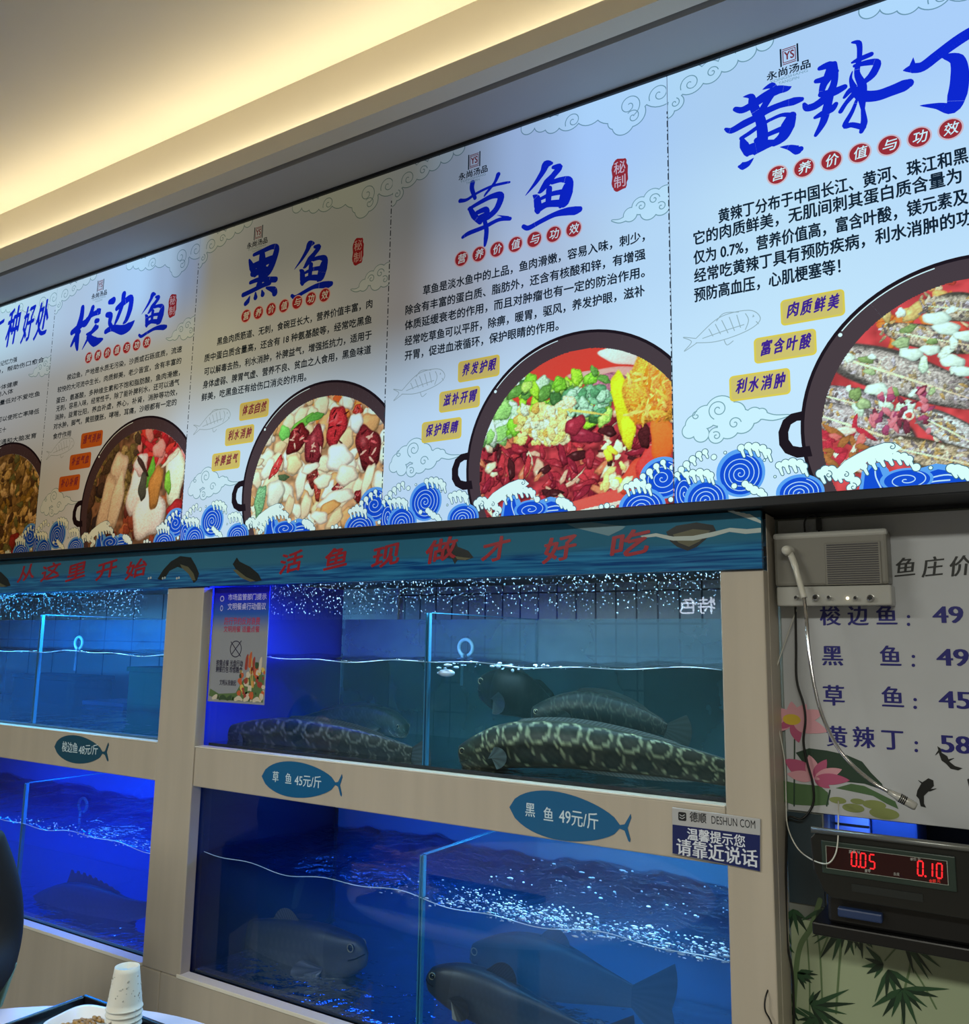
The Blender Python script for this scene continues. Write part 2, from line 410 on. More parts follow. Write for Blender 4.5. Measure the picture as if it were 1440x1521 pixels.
suo = [[(255,510,50),(240,620,65),(200,760,70),(190,900,60),(195,980,30)], [(135,790,50),(220,720,60),(310,650,40)], [(125,940,26),(170,850,46),(220,780,40)],
 [(370,510,50),(340,600,55),(290,690,50),(262,720,20)], [(300,640,30),(380,580,45),(445,552,58),(420,530,20)], [(405,660,48),(430,655,40)],
 [(400,720,40),(330,830,38),(250,980,8)], [(300,810,20),(350,790,40),(420,730,40)], [(320,840,56),(390,895,90),(478,865,24)]]
bian = [[(560,445,48),(600,430,68)], [(530,590,48),(570,600,60),(560,680,48),(580,720,40)], [(515,780,46),(590,740,58),(700,760,90),(780,720,80),(840,655,8)],
 [(640,520,46),(720,450,60),(800,400,60),(790,520,65),(750,640,52),(715,685,22)], [(720,360,60),(700,480,50),(650,620,46),(620,690,26)]]
def glyph(f, strokes, T, i): 
    for s in strokes: f.stroke(px2(s, T[0], T[1], YS, XS[i]), 0)
def yu_at(f, cx, cz, sc):
    for s in yu:
        q = px2(s, TC[0], TC[1], YS, XS[3])
        f.stroke([((x-.4845)*sc+cx, (z-2.6975)*sc+cz, w_*sc) for x, z, w_ in q], 0)
t = Flat(LY(5), XS[4], CL(4)); glyph(t, huang, TA, 4); glyph(t, la, TB, 4); glyph(t, ding, TB, 4); t.build('title_lettering', A['blue'], panels[4])
t = Flat(LY(5), XS[3]); glyph(t, cao, TC, 3); glyph(t, yu, TC, 3); t.build('title_lettering', A['blue'], panels[3])
qa = PY(340+790/6.545, 330+420/6.545, YS)
t = Flat(LY(5), XS[2]); glyph(t, hei, TD, 2); yu_at(t, qa.x-XS[2], qa.z, 1.0); t.build('title_lettering', A['blue'], panels[2])
qa = PY(90+1035/7.58, 390+552/7.58, YS)
t = Flat(LY(5), XS[1]); glyph(t, suo, TE, 1); glyph(t, bian, TE, 1); yu_at(t, qa.x-XS[1], qa.z, .9); t.build('title_lettering', A['blue'], panels[1])
t = Flat(LY(5)); 
for ch, a, b, h in (('一', (-8, 508), (3, 504), .14), ('种', (6, 518), (25, 512), .165), ('好', (30, 512), (47, 507), .155), ('处', (49, 507), (69, 501), .155)):
    p, q = PY(*a, YS), PY(*b, YS); t.text(ch, (p.x, p.z), (q.x, p.z+.012), h, 0, .035, shear=.12)
t.build('title_lettering', A['blue'], panels[0])

# --- body text
def lines(i, rows, h, bold=.045):
    f = Flat(LY(5))
    for s, a, b in rows:
        p, q = PY(*a, YS), PY(*b, YS); z = (p.z+q.z)/2
        f.text(s, (p.x, z), (q.x, z), h, 0, bold)
    return f.build('body_lettering', A['text'], panels[i])
lines(4, [('黄辣丁分布于中国长江、黄河、珠江和黑', (1068, 331), (1440, 243)), ('它的肉质鲜美，无肌间刺其蛋白质含量为 1', (1031, 364), (1448, 269)),
 ('仅为 0.7%，营养价值高，富含叶酸，镁元素及', (1031, 393), (1440, 304)), ('经常吃黄辣丁具有预防疾病，利水消肿的功', (1032, 422), (1446, 333)), ('预防高血压，心肌梗塞等！', (1032, 450), (1250, 406))], .0345)
lines(3, [('草鱼是淡水鱼中的上品，鱼肉滑嫩，容易入味，刺少，', (629, 438), (959, 360)), ('除含有丰富的蛋白质、脂肪外，还含有核酸和锌，有增强', (603, 467), (960, 387)),
 ('体质延缓衰老的作用，而且对肿瘤也有一定的防治作用。', (602, 490), (959, 413)), ('经常吃草鱼可以平肝，除痹，暖胃，驱风，养发护眼，滋补', (602, 513), (959, 441)), ('开胃，促进血液循环，保护眼睛的作用。', (602, 536), (831, 491))], .0285)
lines(2, [('黑鱼肉质筋道、无刺，食碗豆长大，营养价值丰富，肉', (323, 513), (554, 458)), ('质中蛋白质含量高，还含有 18 种氨基酸等，经常吃黑鱼', (304, 537), (553, 482)),
 ('可以解毒去热，利水消肿，补脾益气，增强抵抗力，适用于', (304, 556), (553, 506)), ('身体虚弱、脾胃气虚、营养不良、贫血之人食用，黑鱼味道', (302, 577), (552, 526)), ('鲜美，吃黑鱼还有给伤口消炎的作用。', (300, 596), (456, 566))], .027)
lines(1, [('梭边鱼，产地是水质无污染，沙质或石砾底质，流速', (100, 566), (271, 522)), ('较快的大河流中生长，肉质鲜美，老少皆宜，含有丰富的', (86, 583), (270, 541)),
 ('蛋白，氨基酸，多种维生素和不饱和脂肪酸，鱼肉滑嫩，', (84, 599), (268, 559)), ('无刺，容易入味，经常性平，除了能补脾利水，还可以通气', (84, 612), (267, 572)),
 ('消肿，益胃壮阳，养血补虚，养心，补肾，消肿等功效，', (82, 625), (264, 587)), ('对水肿，脚气，黄胆腹胀，哮喘，耳痛，沙眼都有一定的', (80, 638), (263, 602)), ('食疗作用', (79, 654), (106, 647))], .0235)
lines(0, [('营养丰富能增强记忆力强', (-40, 556), (26, 537)), ('提高免疫力，帮助伤口愈合', (-40, 566), (66, 538)), ('有益于身体健康', (-30, 587), (27, 573)),
 ('减少脂肪入体', (-30, 596), (20, 585)), ('老人血脂含量低对不爱吃鱼', (-40, 612), (60, 588)), ('防治脑梗，可以使死亡率降低', (-40, 638), (59, 612)), ('好转约百分之三十', (-40, 655), (10, 638)), ('增加血液流通和大脑发育', (-40, 672), (55, 647))], .0215)

# --- seven red dots with white characters, logo, seal, tags
DOT = '营养价值与功效'
for i in range(1, 5):
    f = Flat(LY(6), XS[i])
    for k in range(7):
        c = (.2365+.0534*k, 2.5755)
        f.disc(c, .0222, 1); 
    g = Flat(LY(7), XS[i])
    for k in range(7):
        c = (.2365+.0534*k, 2.5755)
        f2 = None
        g.disc(c, .0192, 0)
    h = Flat(LY(8), XS[i])
    for k in range(7):
        c = (.2365+.0534*k, 2.5755)
        h.text(DOT[k], (c[0]-.0125, c[1]-.0125), (c[0]+.0125, c[1]-.0115), .027, 0, .02, shear=.15)
    o = f.build('subtitle_dots', [A['pink'], A['pink']], panels[i]); g.build('dot_face', A['red'], o); h.build('dot_lettering', A['white'], o)
    # logo: square device with two letters, name below
    f = Flat(LY(5), XS[i]); cx, cz = .270, 2.838
    f.poly([(cx-.019, cz-.021), (cx-.0155, cz-.021), (cx-.0155, cz+.021), (cx-.019, cz+.021)]).poly([(cx+.0155, cz-.021), (cx+.019, cz-.021), (cx+.019, cz+.021), (cx+.0155, cz+.021)])
    for dz in (-.0185, .0165): f.poly([(cx-.014, cz+dz), (cx+.014, cz+dz), (cx+.014, cz+dz+.002), (cx-.014, cz+dz+.002)], 1)
    for dx in (-.0135, .0117): f.poly([(cx+dx, cz-.0145), (cx+dx+.0018, cz-.0145), (cx+dx+.0018, cz+.0145), (cx+dx, cz+.0145)], 1)
    f.poly([(cx-.0135, cz-.0145), (cx+.0135, cz-.0145), (cx+.0135, cz-.0127), (cx-.0135, cz-.0127)], 1).poly([(cx-.0135, cz+.0127), (cx+.0135, cz+.0127), (cx+.0135, cz+.0145), (cx-.0135, cz+.0145)], 1)
    f.text('YS', (cx-.0105, cz-.010), (cx+.0105, cz-.010), .026, 1, .05)
    f.text('永尚汤品', (cx-.048, 2.795), (cx+.042, 2.795), .021, 0, .05)
    f.text('YONGSHANG', (cx-.042, 2.786), (cx+.036, 2.786), .009, 2, 0).text('TANGPIN', (cx-.024, 2.777), (cx+.018, 2.777), .009, 2, 0)
    f.build('logo', [A['text'], A['maroon'], A['cloud_line']], panels[i])
    # upright red seal
    if i < 4:
        f = Flat(LY(5), XS[i]); c = (.6755, 2.68); n = 26
        f.poly([(c[0]+.020*(abs(cos(2*pi*k/n))**.6*(1 if cos(2*pi*k/n) > 0 else -1))*(1+.08*sin(k*2.3)), c[1]+.040*(abs(sin(2*pi*k/n))**.6*(1 if sin(2*pi*k/n) > 0 else -1))*(1+.05*cos(k*1.7))) for k in range(n)], 0)
        o = f.build('red_seal', A['red'], panels[i])
        Flat(LY(6), XS[i]).text('秘', (.661, 2.683), (.690, 2.683), .033, 0, .01).text('制', (.661, 2.648), (.690, 2.648), .033, 0, .01).build('seal_lettering', A['pink'], o)
TAGS = {4: ['肉质鲜美', '富含叶酸', '利水消肿'], 3: ['养发护眼', '滋补开胃', '保护眼睛'], 2: ['体态自然', '利水消肿', '补脾益气'], 1: ['通气消肿', '补益气血', '补心补肾']}
def rrect(cx, cz, a, b, r, n=5):
    o = []
    for sx, sz, g in ((1, 1, 0), (-1, 1, pi/2), (-1, -1, pi), (1, -1, 1.5*pi)):
        for k in range(n+1): o.append((cx+sx*(a-r)+r*cos(g+pi/2*k/n), cz+sz*(b-r)+r*sin(g+pi/2*k/n)))
    return o
for i, ts in TAGS.items():
    for k, (u, z) in enumerate([(.294, 2.273), (.238, 2.202), (.185, 2.129)]):
        o = Flat(LY(6), XS[i]).poly(rrect(u, z, .0615, .0275, .009)).build('phrase_tag', A['yellow_edge'] if i > 1 else A['orange'], panels[i])
        Flat(LY(7), XS[i]).poly(rrect(u, z, .0575, .0235, .006)).build('tag_face', A['yellow'] if i > 1 else A['orange'], o)
        f = Flat(LY(8), XS[i])
        for q, ch in enumerate(ts[k]):
            x = u-.05+.0258*q; f.text(ch, (x, z-.013), (x+.022, z-.010), .033, 0, .06, shear=.18)
        f.build('tag_lettering', A['purple'] if i > 2 else A['maroon'], o)

# --- clouds, pencil fish, pot, waves : template in panel coordinates
def G5(pts): return px2(pts, (980, 380), 3.13, YS, XS[4])
def spiral(c, r, turns, a0, w_, n=26, d=1, r0=.12):
    return [(c[0]+r*(r0+(1-r0)*k/n)*cos(a0+d*turns*2*pi*k/n), c[1]+r*(r0+(1-r0)*k/n)*sin(a0+d*turns*2*pi*k/n), w_) for k in range(n+1)]
def cloud(i, lobes, spirals, tail=None, lw=.0022, clip=None):
    f = Flat(LY(1), XS[i], clip or CL(i)); g = Flat(LY(2), XS[i], clip or CL(i)); h = Flat(LY(3), XS[i], clip or CL(i))
    for x, z, r in lobes:
        f.disc((x, z), r+lw, 0, 30); g.disc((x, z), r, 0, 30)
    if tail:
        f.stroke([(a, b, c_+2*lw) for a, b, c_ in tail], 0); g.stroke(tail, 0)
    for c, r, tn, a0, d in spirals: h.stroke(spiral(c, r, tn, a0, lw, d=d), 0, caps=False, sub=2)
    o = f.build('cloud_print', A['cloud_line'], panels[i])
    if g.v: g.build('cloud_fill', A['cloud'], o)
    if h.v: h.build('cloud_curls', A['cloud_line'], o)
gq = lambda a, b: G5([(a, b)])[0]
low_cloud = ([(*gq(a, b), r*.00044) for a, b, r in ((285,722,72),(215,750,55),(165,785,45),(140,815,34),(195,830,36),(265,835,36),(320,800,50),(385,770,55),(440,742,36),(475,735,24),(350,730,50))],
             [(gq(275, 715), .022, 1.6, .5, 1), (gq(350, 780), .014, 1.3, 2, -1), (gq(265, 838), .010, 1.2, 1, 1), (gq(172, 745), .010, 1.1, 2, -1)],
             [(*gq(470, 738), .016), (*gq(530, 752), .010), (*gq(602, 742), .001)])
top_r = ([(.50, 2.865, .022), (.545, 2.87, .034), (.60, 2.872, .04), (.66, 2.868, .05), (.72, 2.868, .04), (.78, 2.87, .05), (.685, 2.806, .027), (.71, 2.822, .03), (.665, 2.818, .018), (.43, 2.882, .02), (.47, 2.878, .022)],
         [((.555, 2.856), .022, 1.4, 1, 1), ((.70, 2.846), .030, 1.5, 2, -1), ((.71, 2.815), .018, 1.3, .5, 1), ((.775, 2.85), .026, 1.4, 1, 1)], None)
top_l = ([(.01, 2.862, .04), (.055, 2.86, .034), (.10, 2.862, .026), (.14, 2.872, .022), (.02, 2.815, .018), (.0, 2.80, .016), (.18, 2.882, .022), (.22, 2.888, .018)],
         [((.055, 2.85), .024, 1.4, 1, 1), ((.105, 2.86), .014, 1.3, 2, -1), ((.018, 2.815), .012, 1.2, 0, 1)], None)
mid_r = ([(.70, 2.575, .016), (.725, 2.59, .020), (.755, 2.60, .022), (.785, 2.60, .022), (.745, 2.572, .02), (.775, 2.575, .02)],
         [((.727, 2.588), .013, 1.3, 1, 1), ((.758, 2.597), .014, 1.3, 2, -1), ((.775, 2.575), .012, 1.2, 1, 1)], [(.70, 2.572, .014), (.675, 2.566, .008), (.655, 2.572, .001)])
for i in range(5):
    cloud(i, *low_cloud); cloud(i, *top_r); cloud(i, *top_l)
    if i < 4: cloud(i, *mid_r)
# pencil fish
for i in range(1, 5):
    f = Flat(LY(2), XS[i]); 
    T = lambda pts: [(a, b, .0018) for a, b in G5(pts)]
    for st in ([(170,385),(260,300),(340,265),(430,255),(470,290),(440,330),(360,370),(260,400),(170,405)], [(170,385),(110,380),(150,400),(115,445),(175,405)],
               [(400,268),(415,300),(400,345)], [(265,305),(300,268),(370,262)], [(300,388),(315,415),(345,395)], [(435,275),(440,282),(432,284)], [(200,385),(300,350),(395,320)],
               [(230,340),(250,375)], [(260,318),(285,365)], [(290,300),(320,360)], [(325,285),(350,350)], [(360,275),(378,335)], [(450,305),(462,318)]):
        f.stroke(T(st), 0, caps=False)
    f.build('pencil_fish', A['pencil'], panels[i])

POTC, POTR = (.566, 2.020), (.304, .300)
INC, INR = (.572, 2.006), (.270, .268)

# dish photographs: pieces painted into a fine colour grid
class Paint:
    def __init__(s, i, n=300):
        s.i = i; s.n = n; s.x0, s.x1 = INC[0]-INR[0], PW; s.z0, s.z1 = ZB, INC[1]+INR[1]
        s.nx = n; s.nz = int(n*(s.z1-s.z0)/(s.x1-s.x0)); s.img = np.zeros((s.nz, s.nx, 3))
        s.X, s.Z = np.meshgrid(np.linspace(s.x0, s.x1, s.nx), np.linspace(s.z0, s.z1, s.nz)); s.rng = np.random.RandomState(40+i)
    def noise(s, cell):
        a = s.rng.rand(int(s.nz/cell)+3, int(s.nx/cell)+3); zi = np.arange(s.nz)/cell; xi = np.arange(s.nx)/cell
        z0 = zi.astype(int); x0 = xi.astype(int); fz = (zi-z0)[:, None]; fx = (xi-x0)[None]
        return (a[z0][:, x0]*(1-fz)*(1-fx)+a[z0+1][:, x0]*fz*(1-fx)+a[z0][:, x0+1]*(1-fz)*fx+a[z0+1][:, x0+1]*fz*fx)
    def fill(s, c, v=.2, cell=9):
        s.img[:] = np.array(c)/255*(1-v+2*v*s.noise(cell))[..., None]
    def at(s, px, py): p = PY(px, py, YS); return (p.x-XS[s.i], p.z)
    def blob(s, c, rx, rz, ang, col, rim=.35, tex=.12, wob=.18, hi=.0, cell=4):
        ca, sa = cos(radians(ang)), sin(radians(ang)); dx, dz = s.X-c[0], s.Z-c[1]
        R = max(rx, rz)*1.3; w_ = (abs(dx) < R) & (abs(dz) < R)
        if not w_.any(): return
        zz = np.where(w_.any(1))[0]; xx = np.where(w_.any(0))[0]; sl = (slice(zz[0], zz[-1]+1), slice(xx[0], xx[-1]+1))
        u = (dx[sl]*ca+dz[sl]*sa)/rx; v = (-dx[sl]*sa+dz[sl]*ca)/rz; th = np.arctan2(v, u); k = s.rng.rand(3)*6
        d = np.sqrt(u*u+v*v)*(1+wob*.5*np.sin(3*th+k[0])+wob*.4*np.sin(5*th+k[1]))
        al = np.clip((1-d)*14, 0, 1)[..., None]
        sh = 1.02+.16*(dz[sl]/max(rz, rx))-.1*(dx[sl]/max(rx, rz))-rim*np.clip((d-.7)/.3, 0, 1)
        nz = s.rng.rand(*u.shape); nz = (nz+np.roll(nz, 1, 0)+np.roll(nz, 1, 1)+np.roll(nz, -1, 1))/4
        sh = sh+tex*(nz-.5)*3
        colr = np.array(col)/255*sh[..., None]
        if hi: colr = colr+hi*np.clip(1-np.hypot(u+.25, v-.35)/.3, 0, 1)[..., None]
        s.img[sl] = s.img[sl]*(1-al)+np.clip(colr, 0, 1)*al
    def scatter(s, n, box, size, cols, asp=(1, 3), **k):
        a = s.at(*box[:2]); b = s.at(*box[2:])
        for _ in range(n):
            c = (a[0]+(b[0]-a[0])*s.rng.rand(), a[1]+(b[1]-a[1])*s.rng.rand()); r = size*(.6+.8*s.rng.rand()); q = asp[0]+(asp[1]-asp[0])*s.rng.rand()
            s.blob(c, r*q**.5, r/q**.5, s.rng.rand()*180, cols[s.rng.randint(len(cols))], **k)
    def build(s):
        img = np.clip(s.img, 0, 1); l = np.where(img <= .04045, img/12.92, ((img+.055)/1.055)**2.4)/np.array(REF); l = np.clip(l, 0, 1.25)
        inside = ((s.X-INC[0])/INR[0])**2+((s.Z-INC[1])/INR[1])**2 < 1.012
        vs = np.stack([s.X+XS[s.i], np.full_like(s.X, LY(4)), s.Z], -1).reshape(-1, 3); idx = np.arange(s.nx*s.nz).reshape(s.nz, s.nx)
        ok = inside[:-1, :-1] & inside[1:, 1:] & inside[1:, :-1] & inside[:-1, 1:]
        fs = np.stack([idx[:-1, :-1][ok], idx[:-1, 1:][ok], idx[1:, 1:][ok], idx[1:, :-1][ok]], -1)
        used = np.unique(fs); mp = np.zeros(len(vs), int); mp[used] = np.arange(len(used))
        me = bpy.data.meshes.new('dish_picture'); me.from_pydata(vs[used].tolist(), [], mp[fs].tolist())
        ca = me.color_attributes.new('Col', 'FLOAT_COLOR', 'POINT')
        ca.data.foreach_set('color', np.concatenate([l.reshape(-1, 3)[used], np.ones((len(used), 1))], 1).astype(np.float32).ravel())
        return link('dish_picture', me, A['dish'], panels[s.i])

# grass carp dish: red soup, coriander, golden fried piece, chopped chillies
p = Paint(3); p.fill((150, 52, 62), .35, 6)
q3 = lambda a, b: p.at(780+a/6, 560+b/6)
p.blob(p.at(830, 548), .2, .085, 0, (214, 66, 58), rim=.1, tex=.03)
p.blob(p.at(905, 558), .10, .02, -4, (236, 160, 158), rim=.1, tex=.05)
p.blob(p.at(925, 528), .06, .022, -20, (240, 214, 214), rim=.1, tex=.05)
p.blob(p.at(900, 572), .055, .03, 0, (170, 110, 140), tex=.2)
p.scatter(260, (700, 640, 1000, 760), .014, [(132, 36, 56), (150, 44, 60), (172, 54, 66), (110, 30, 46), (226, 170, 150), (240, 216, 190), (200, 120, 90), (66, 30, 36)], (1.2, 4), rim=.5, hi=.25)
p.scatter(60, (690, 590, 760, 650), .020, [(188, 228, 216), (206, 238, 226), (140, 206, 120), (120, 190, 110), (90, 150, 90)], (1, 2.2), rim=.35, tex=.2)
p.scatter(70, (760, 572, 905, 622), .017, [(150, 220, 60), (120, 200, 60), (170, 226, 110), (90, 150, 70), (178, 228, 200), (60, 110, 60)], (1, 2.2), rim=.4, tex=.2, hi=.15)
p.scatter(40, (845, 585, 900, 612), .014, [(120, 186, 150), (160, 214, 190), (84, 150, 110)], (1, 2), rim=.4, tex=.2)
p.scatter(90, (770, 608, 850, 652), .012, [(236, 220, 150), (240, 232, 190), (214, 176, 90), (226, 214, 130), (206, 226, 200)], (1, 2), rim=.3, tex=.25)
p.blob(p.at(870, 648), .045, .016, -14, (134, 40, 62), rim=.4, hi=.2); p.blob(p.at(855, 632), .03, .02, 30, (150, 46, 66), rim=.4, hi=.2)
p.blob(p.at(868, 612), .06, .003, -14, (236, 206, 110), rim=.1)
p.blob(p.at(905, 740), .12, .016, 8, (228, 84, 78), rim=.1, tex=.05); p.blob(p.at(905, 750), .10, .004, 8, (244, 210, 206), rim=.1)
p.blob(p.at(945, 708), .05, .03, 40, (222, 78, 62), rim=.3); p.blob(p.at(965, 690), .04, .03, 60, (214, 66, 66), rim=.3)
p.blob(p.at(925, 600), .022, .085, 8, (214, 218, 44), rim=.2); p.blob(p.at(934, 640), .018, .04, 0, (230, 226, 52), rim=.25)
p.blob(p.at(985, 650), .03, .055, 4, (248, 112, 52), rim=.2, tex=.06); p.blob(p.at(958, 648), .014, .03, 0, (70, 30, 36), tex=.2)
p.blob(p.at(965, 580), .062, .085, 10, (236, 164, 62), rim=.25, tex=.3); p.blob(p.at(985, 575), .04, .07, 10, (238, 140, 66), rim=.1, tex=.3, wob=.3)
p.scatter(60, (935, 555, 990, 620), .007, [(250, 204, 110), (214, 130, 40), (246, 184, 80)], (3, 6), rim=.1)
p.scatter(14, (895, 660, 930, 720), .012, [(238, 226, 70), (240, 232, 200), (244, 216, 140)], (1, 3), rim=.3)
p.build()
# yellow catfish dish: whole braised fish in red broth
p = Paint(4); p.fill((182, 66, 74), .2, 8)
z4 = lambda a, b: p.at(1180+a/4.75, 400+b/4.75)
p.scatter(26, (1290, 425, 1440, 500), .014, [(226, 120, 60), (236, 176, 110), (206, 80, 70), (240, 214, 180), (200, 180, 120)], (1, 2.5), rim=.3, hi=.2)
def bfish(a, b, r, col):
    A_, B_ = z4(*a), z4(*b); L_ = math.hypot(B_[0]-A_[0], B_[1]-A_[1]); an = math.degrees(math.atan2(B_[1]-A_[1], B_[0]-A_[0]))
    r *= .84; p.blob(((A_[0]+B_[0])/2, (A_[1]+B_[1])/2), L_/2, r*1.12, an, [q*.45 for q in col], rim=.2, tex=.2, wob=.1); p.blob(((A_[0]+B_[0])/2, (A_[1]+B_[1])/2), L_/2, r, an, col, rim=.5, tex=.35, wob=.1)
    for k in range(90):
        t, w_ = p.rng.rand(), p.rng.randn()*.35; c = (A_[0]+(B_[0]-A_[0])*t, A_[1]+(B_[1]-A_[1])*t+w_*r)
        p.blob(c, .004+.006*p.rng.rand(), .003, p.rng.rand()*180, [(170, 170, 190), (120, 114, 122), (190, 184, 172), (146, 136, 112), (166, 142, 96), (104, 98, 104)][p.rng.randint(6)], rim=.2, tex=.3)
    p.blob(((A_[0]+B_[0])/2, (A_[1]+B_[1])/2-r*.1), L_/2.3, r*.07, an, (236, 214, 190), rim=.1)
bfish((620, 420), (1400, 560), .026, (168, 160, 150)); bfish((900, 250), (1500, 300), .03, (160, 158, 150)); bfish((170, 560), (1400, 950), .044, (168, 166, 170))
bfish((120, 860), (700, 1010), .03, (176, 174, 190)); bfish((80, 990), (900, 1250), .040, (170, 168, 178)); bfish((860, 1010), (1400, 1290), .028, (190, 196, 206)); bfish((600, 1230), (1500, 1420), .03, (170, 158, 140)); bfish((1420, 420), (2300, 640), .034, (160, 154, 146)); bfish((1380, 800), (2250, 1080), .036, (170, 164, 160)); bfish((1450, 1180), (2300, 1400), .034, (166, 158, 146))
p.scatter(34, (1225, 480, 1440, 600), .010, [(206, 236, 232), (190, 226, 214), (226, 244, 240), (150, 180, 140), (120, 150, 100)], (1, 2.4), rim=.35, tex=.15)
for c, r in (((1010, 350), .03), ((1080, 420), .028), ((830, 600), .026), ((960, 570), .022), ((1120, 650), .026), ((590, 850), .028), ((1200, 470), .022), ((1190, 720), .022)): p.blob(z4(*c), r*.85, r*.45, -15, (200, 232, 232), rim=.3, tex=.06)
p.scatter(40, (1290, 590, 1390, 640), .007, [(150, 70, 110), (110, 50, 70), (206, 120, 140)], (1, 3), rim=.3)
p.blob(z4(810, 1030), .010, .010, 0, (240, 240, 226), rim=0); p.blob(z4(812, 1030), .006, .006, 0, (186, 80, 80), rim=0)
p.scatter(26, (1215, 640, 1290, 690), .011, [(170, 50, 70), (206, 110, 110), (150, 100, 60), (236, 214, 206)], (1.5, 5), rim=.3)
p.build()
# black fish dish: white slices and dark dried chillies
p = Paint(2); p.fill((176, 142, 108), .3, 7)
z2 = lambda a, b: p.at(340+a/5.76, 560+b/5.76)
p.scatter(40, (450, 580, 580, 610), .016, [(212, 96, 50), (226, 140, 70), (180, 60, 50), (238, 226, 200), (224, 180, 90)], (1, 2.5), rim=.3)
p.scatter(130, (370, 610, 575, 770), .026, [(232, 228, 214), (238, 236, 226), (224, 212, 186), (214, 196, 160), (198, 160, 110), (230, 222, 196)], (1, 2), rim=.4, tex=.06, hi=.06)
p.blob(z2(640, 390), .05, .014, 22, (104, 186, 76), rim=.3); p.blob(z2(740, 345), .036, .012, 8, (84, 160, 70), rim=.3); p.blob(z2(480, 480), .022, .024, 60, (110, 200, 100), rim=.3)
for c, rx, rz, an, col in (((590, 530), .034, .05, -40, (104, 30, 36)), ((735, 590), .036, .058, -10, (126, 44, 56)), ((925, 420), .036, .062, -14, (176, 48, 58)), ((1195, 600), .042, .066, 20, (112, 36, 44)),
        ((410, 770), .014, .040, -38, (196, 62, 66)), ((950, 930), .028, .012, 22, (126, 38, 44)), ((720, 860), .022, .03, 10, (110, 46, 44)), ((760, 980), .012, .03, 10, (150, 60, 50)), ((1110, 280), .018, .016, 0, (176, 60, 50)), ((1110, 1020), .016, .018, 0, (110, 30, 36))):
    p.blob(z2(*c), rx, rz, an, col, rim=.5, tex=.25, hi=.2)
    for k in range(10):
        b_ = z2(*c); p.blob((b_[0]+p.rng.randn()*rx*.4, b_[1]+p.rng.randn()*rz*.4), rx*.3, rx*.08, p.rng.rand()*180, [(206, 90, 100), (70, 20, 26), (226, 170, 160)][p.rng.randint(3)], rim=.1)
for c, rx, rz, an, col in (((945, 690), .048, .040, -10, (238, 240, 236)), ((1010, 840), .04, .03, 0, (234, 230, 214)), ((1095, 390), .024, .028, 0, (226, 236, 240)), ((560, 750), .030, .032, 30, (228, 210, 170)), ((400, 1000), .034, .046, -20, (206, 220, 214)),
        ((620, 900), .020, .05, -10, (236, 230, 216)), ((700, 780), .036, .014, 12, (238, 232, 220)), ((810, 890), .032, .022, 10, (236, 230, 210)), ((920, 1040), .068, .022, 12, (238, 234, 222)), ((1190, 880), .016, .05, -22, (238, 230, 206)), ((860, 1120), .04, .018, 20, (206, 160, 100)),
        ((780, 1200), .034, .018, -16, (232, 226, 214)), ((520, 1110), .018, .036, -14, (206, 190, 160)), ((660, 1110), .02, .04, -10, (220, 206, 180)), ((240, 880), .02, .03, 30, (228, 220, 200)), ((330, 520), .026, .028, 20, (232, 228, 214))):
    p.blob(z2(*c), rx, rz, an, col, rim=.38, tex=.05, hi=.05)
p.blob(z2(270, 1060), .022, .05, -10, (110, 170, 130), rim=.4, tex=.25); p.blob(z2(470, 860), .022, .010, -6, (70, 96, 70), rim=.3)
p.build()
# three-character fish dish: dark left half, white pieces, red top
p = Paint(1, 240); p.fill((108, 84, 66), .35, 6)
z1 = lambda a, b: p.at(a/4.8, 640+b/4.8)
p.scatter(70, (205, 640, 275, 680), .020, [(176, 46, 56), (150, 36, 46), (206, 130, 130), (196, 60, 56), (120, 40, 40)], (1, 3), rim=.35)
p.scatter(90, (130, 650, 200, 740), .020, [(120, 112, 70), (92, 84, 60), (150, 138, 96), (70, 60, 50), (104, 96, 60)], (1, 2.5), rim=.4, tex=.2)
p.scatter(40, (118, 720, 160, 790), .026, [(58, 48, 44), (76, 60, 52), (48, 42, 46)], (1, 2.5), rim=.3)
p.scatter(50, (160, 740, 275, 800), .020, [(120, 60, 44), (90, 46, 40), (150, 90, 60), (70, 40, 36)], (1, 2.5), rim=.4)
for c, rx, rz, an, col in (((850, 290), .045, .07, -8, (206, 196, 184)), ((760, 540), .040, .12, -14, (196, 186, 170)), ((830, 510), .034, .11, -14, (206, 198, 182)), ((970, 430), .042, .085, -12, (232, 228, 232)), ((1010, 240), .036, .04, 0, (226, 206, 216)), ((1060, 590), .085, .085, 0, (230, 228, 228)),
        ((1250, 330), .045, .10, 0, (226, 238, 214)), ((1080, 300), .018, .05, -12, (90, 170, 60)), ((1110, 400), .032, .075, -8, (176, 130, 70)), ((1200, 370), .016, .04, 10, (120, 190, 70)), ((1140, 130), .034, .03, 20, (226, 150, 150)), ((1250, 560), .04, .03, 30, (150, 40, 44)), ((1020, 250), .01, .05, 40, (60, 46, 46)), ((1020, 400), .02, .05, 0, (70, 76, 70)), ((1220, 200), .05, .008, 30, (226, 214, 200))):
    p.blob(z1(*c), rx, rz, an, col, rim=.35, tex=.1, hi=.05)
p.build()
# leftmost dish: olive stew
p = Paint(0, 200); p.fill((110, 92, 58), .35, 5)
p.scatter(420, (-30, 690, 58, 825), .016, [(140, 122, 76), (104, 88, 54), (176, 156, 100), (72, 58, 42), (188, 168, 124), (126, 106, 50), (90, 96, 60)], (1, 2.6), rim=.4, tex=.15)
p.scatter(10, (-20, 800, 40, 825), .02, [(120, 44, 40), (206, 190, 160)], (1, 2), rim=.4)
p.build()

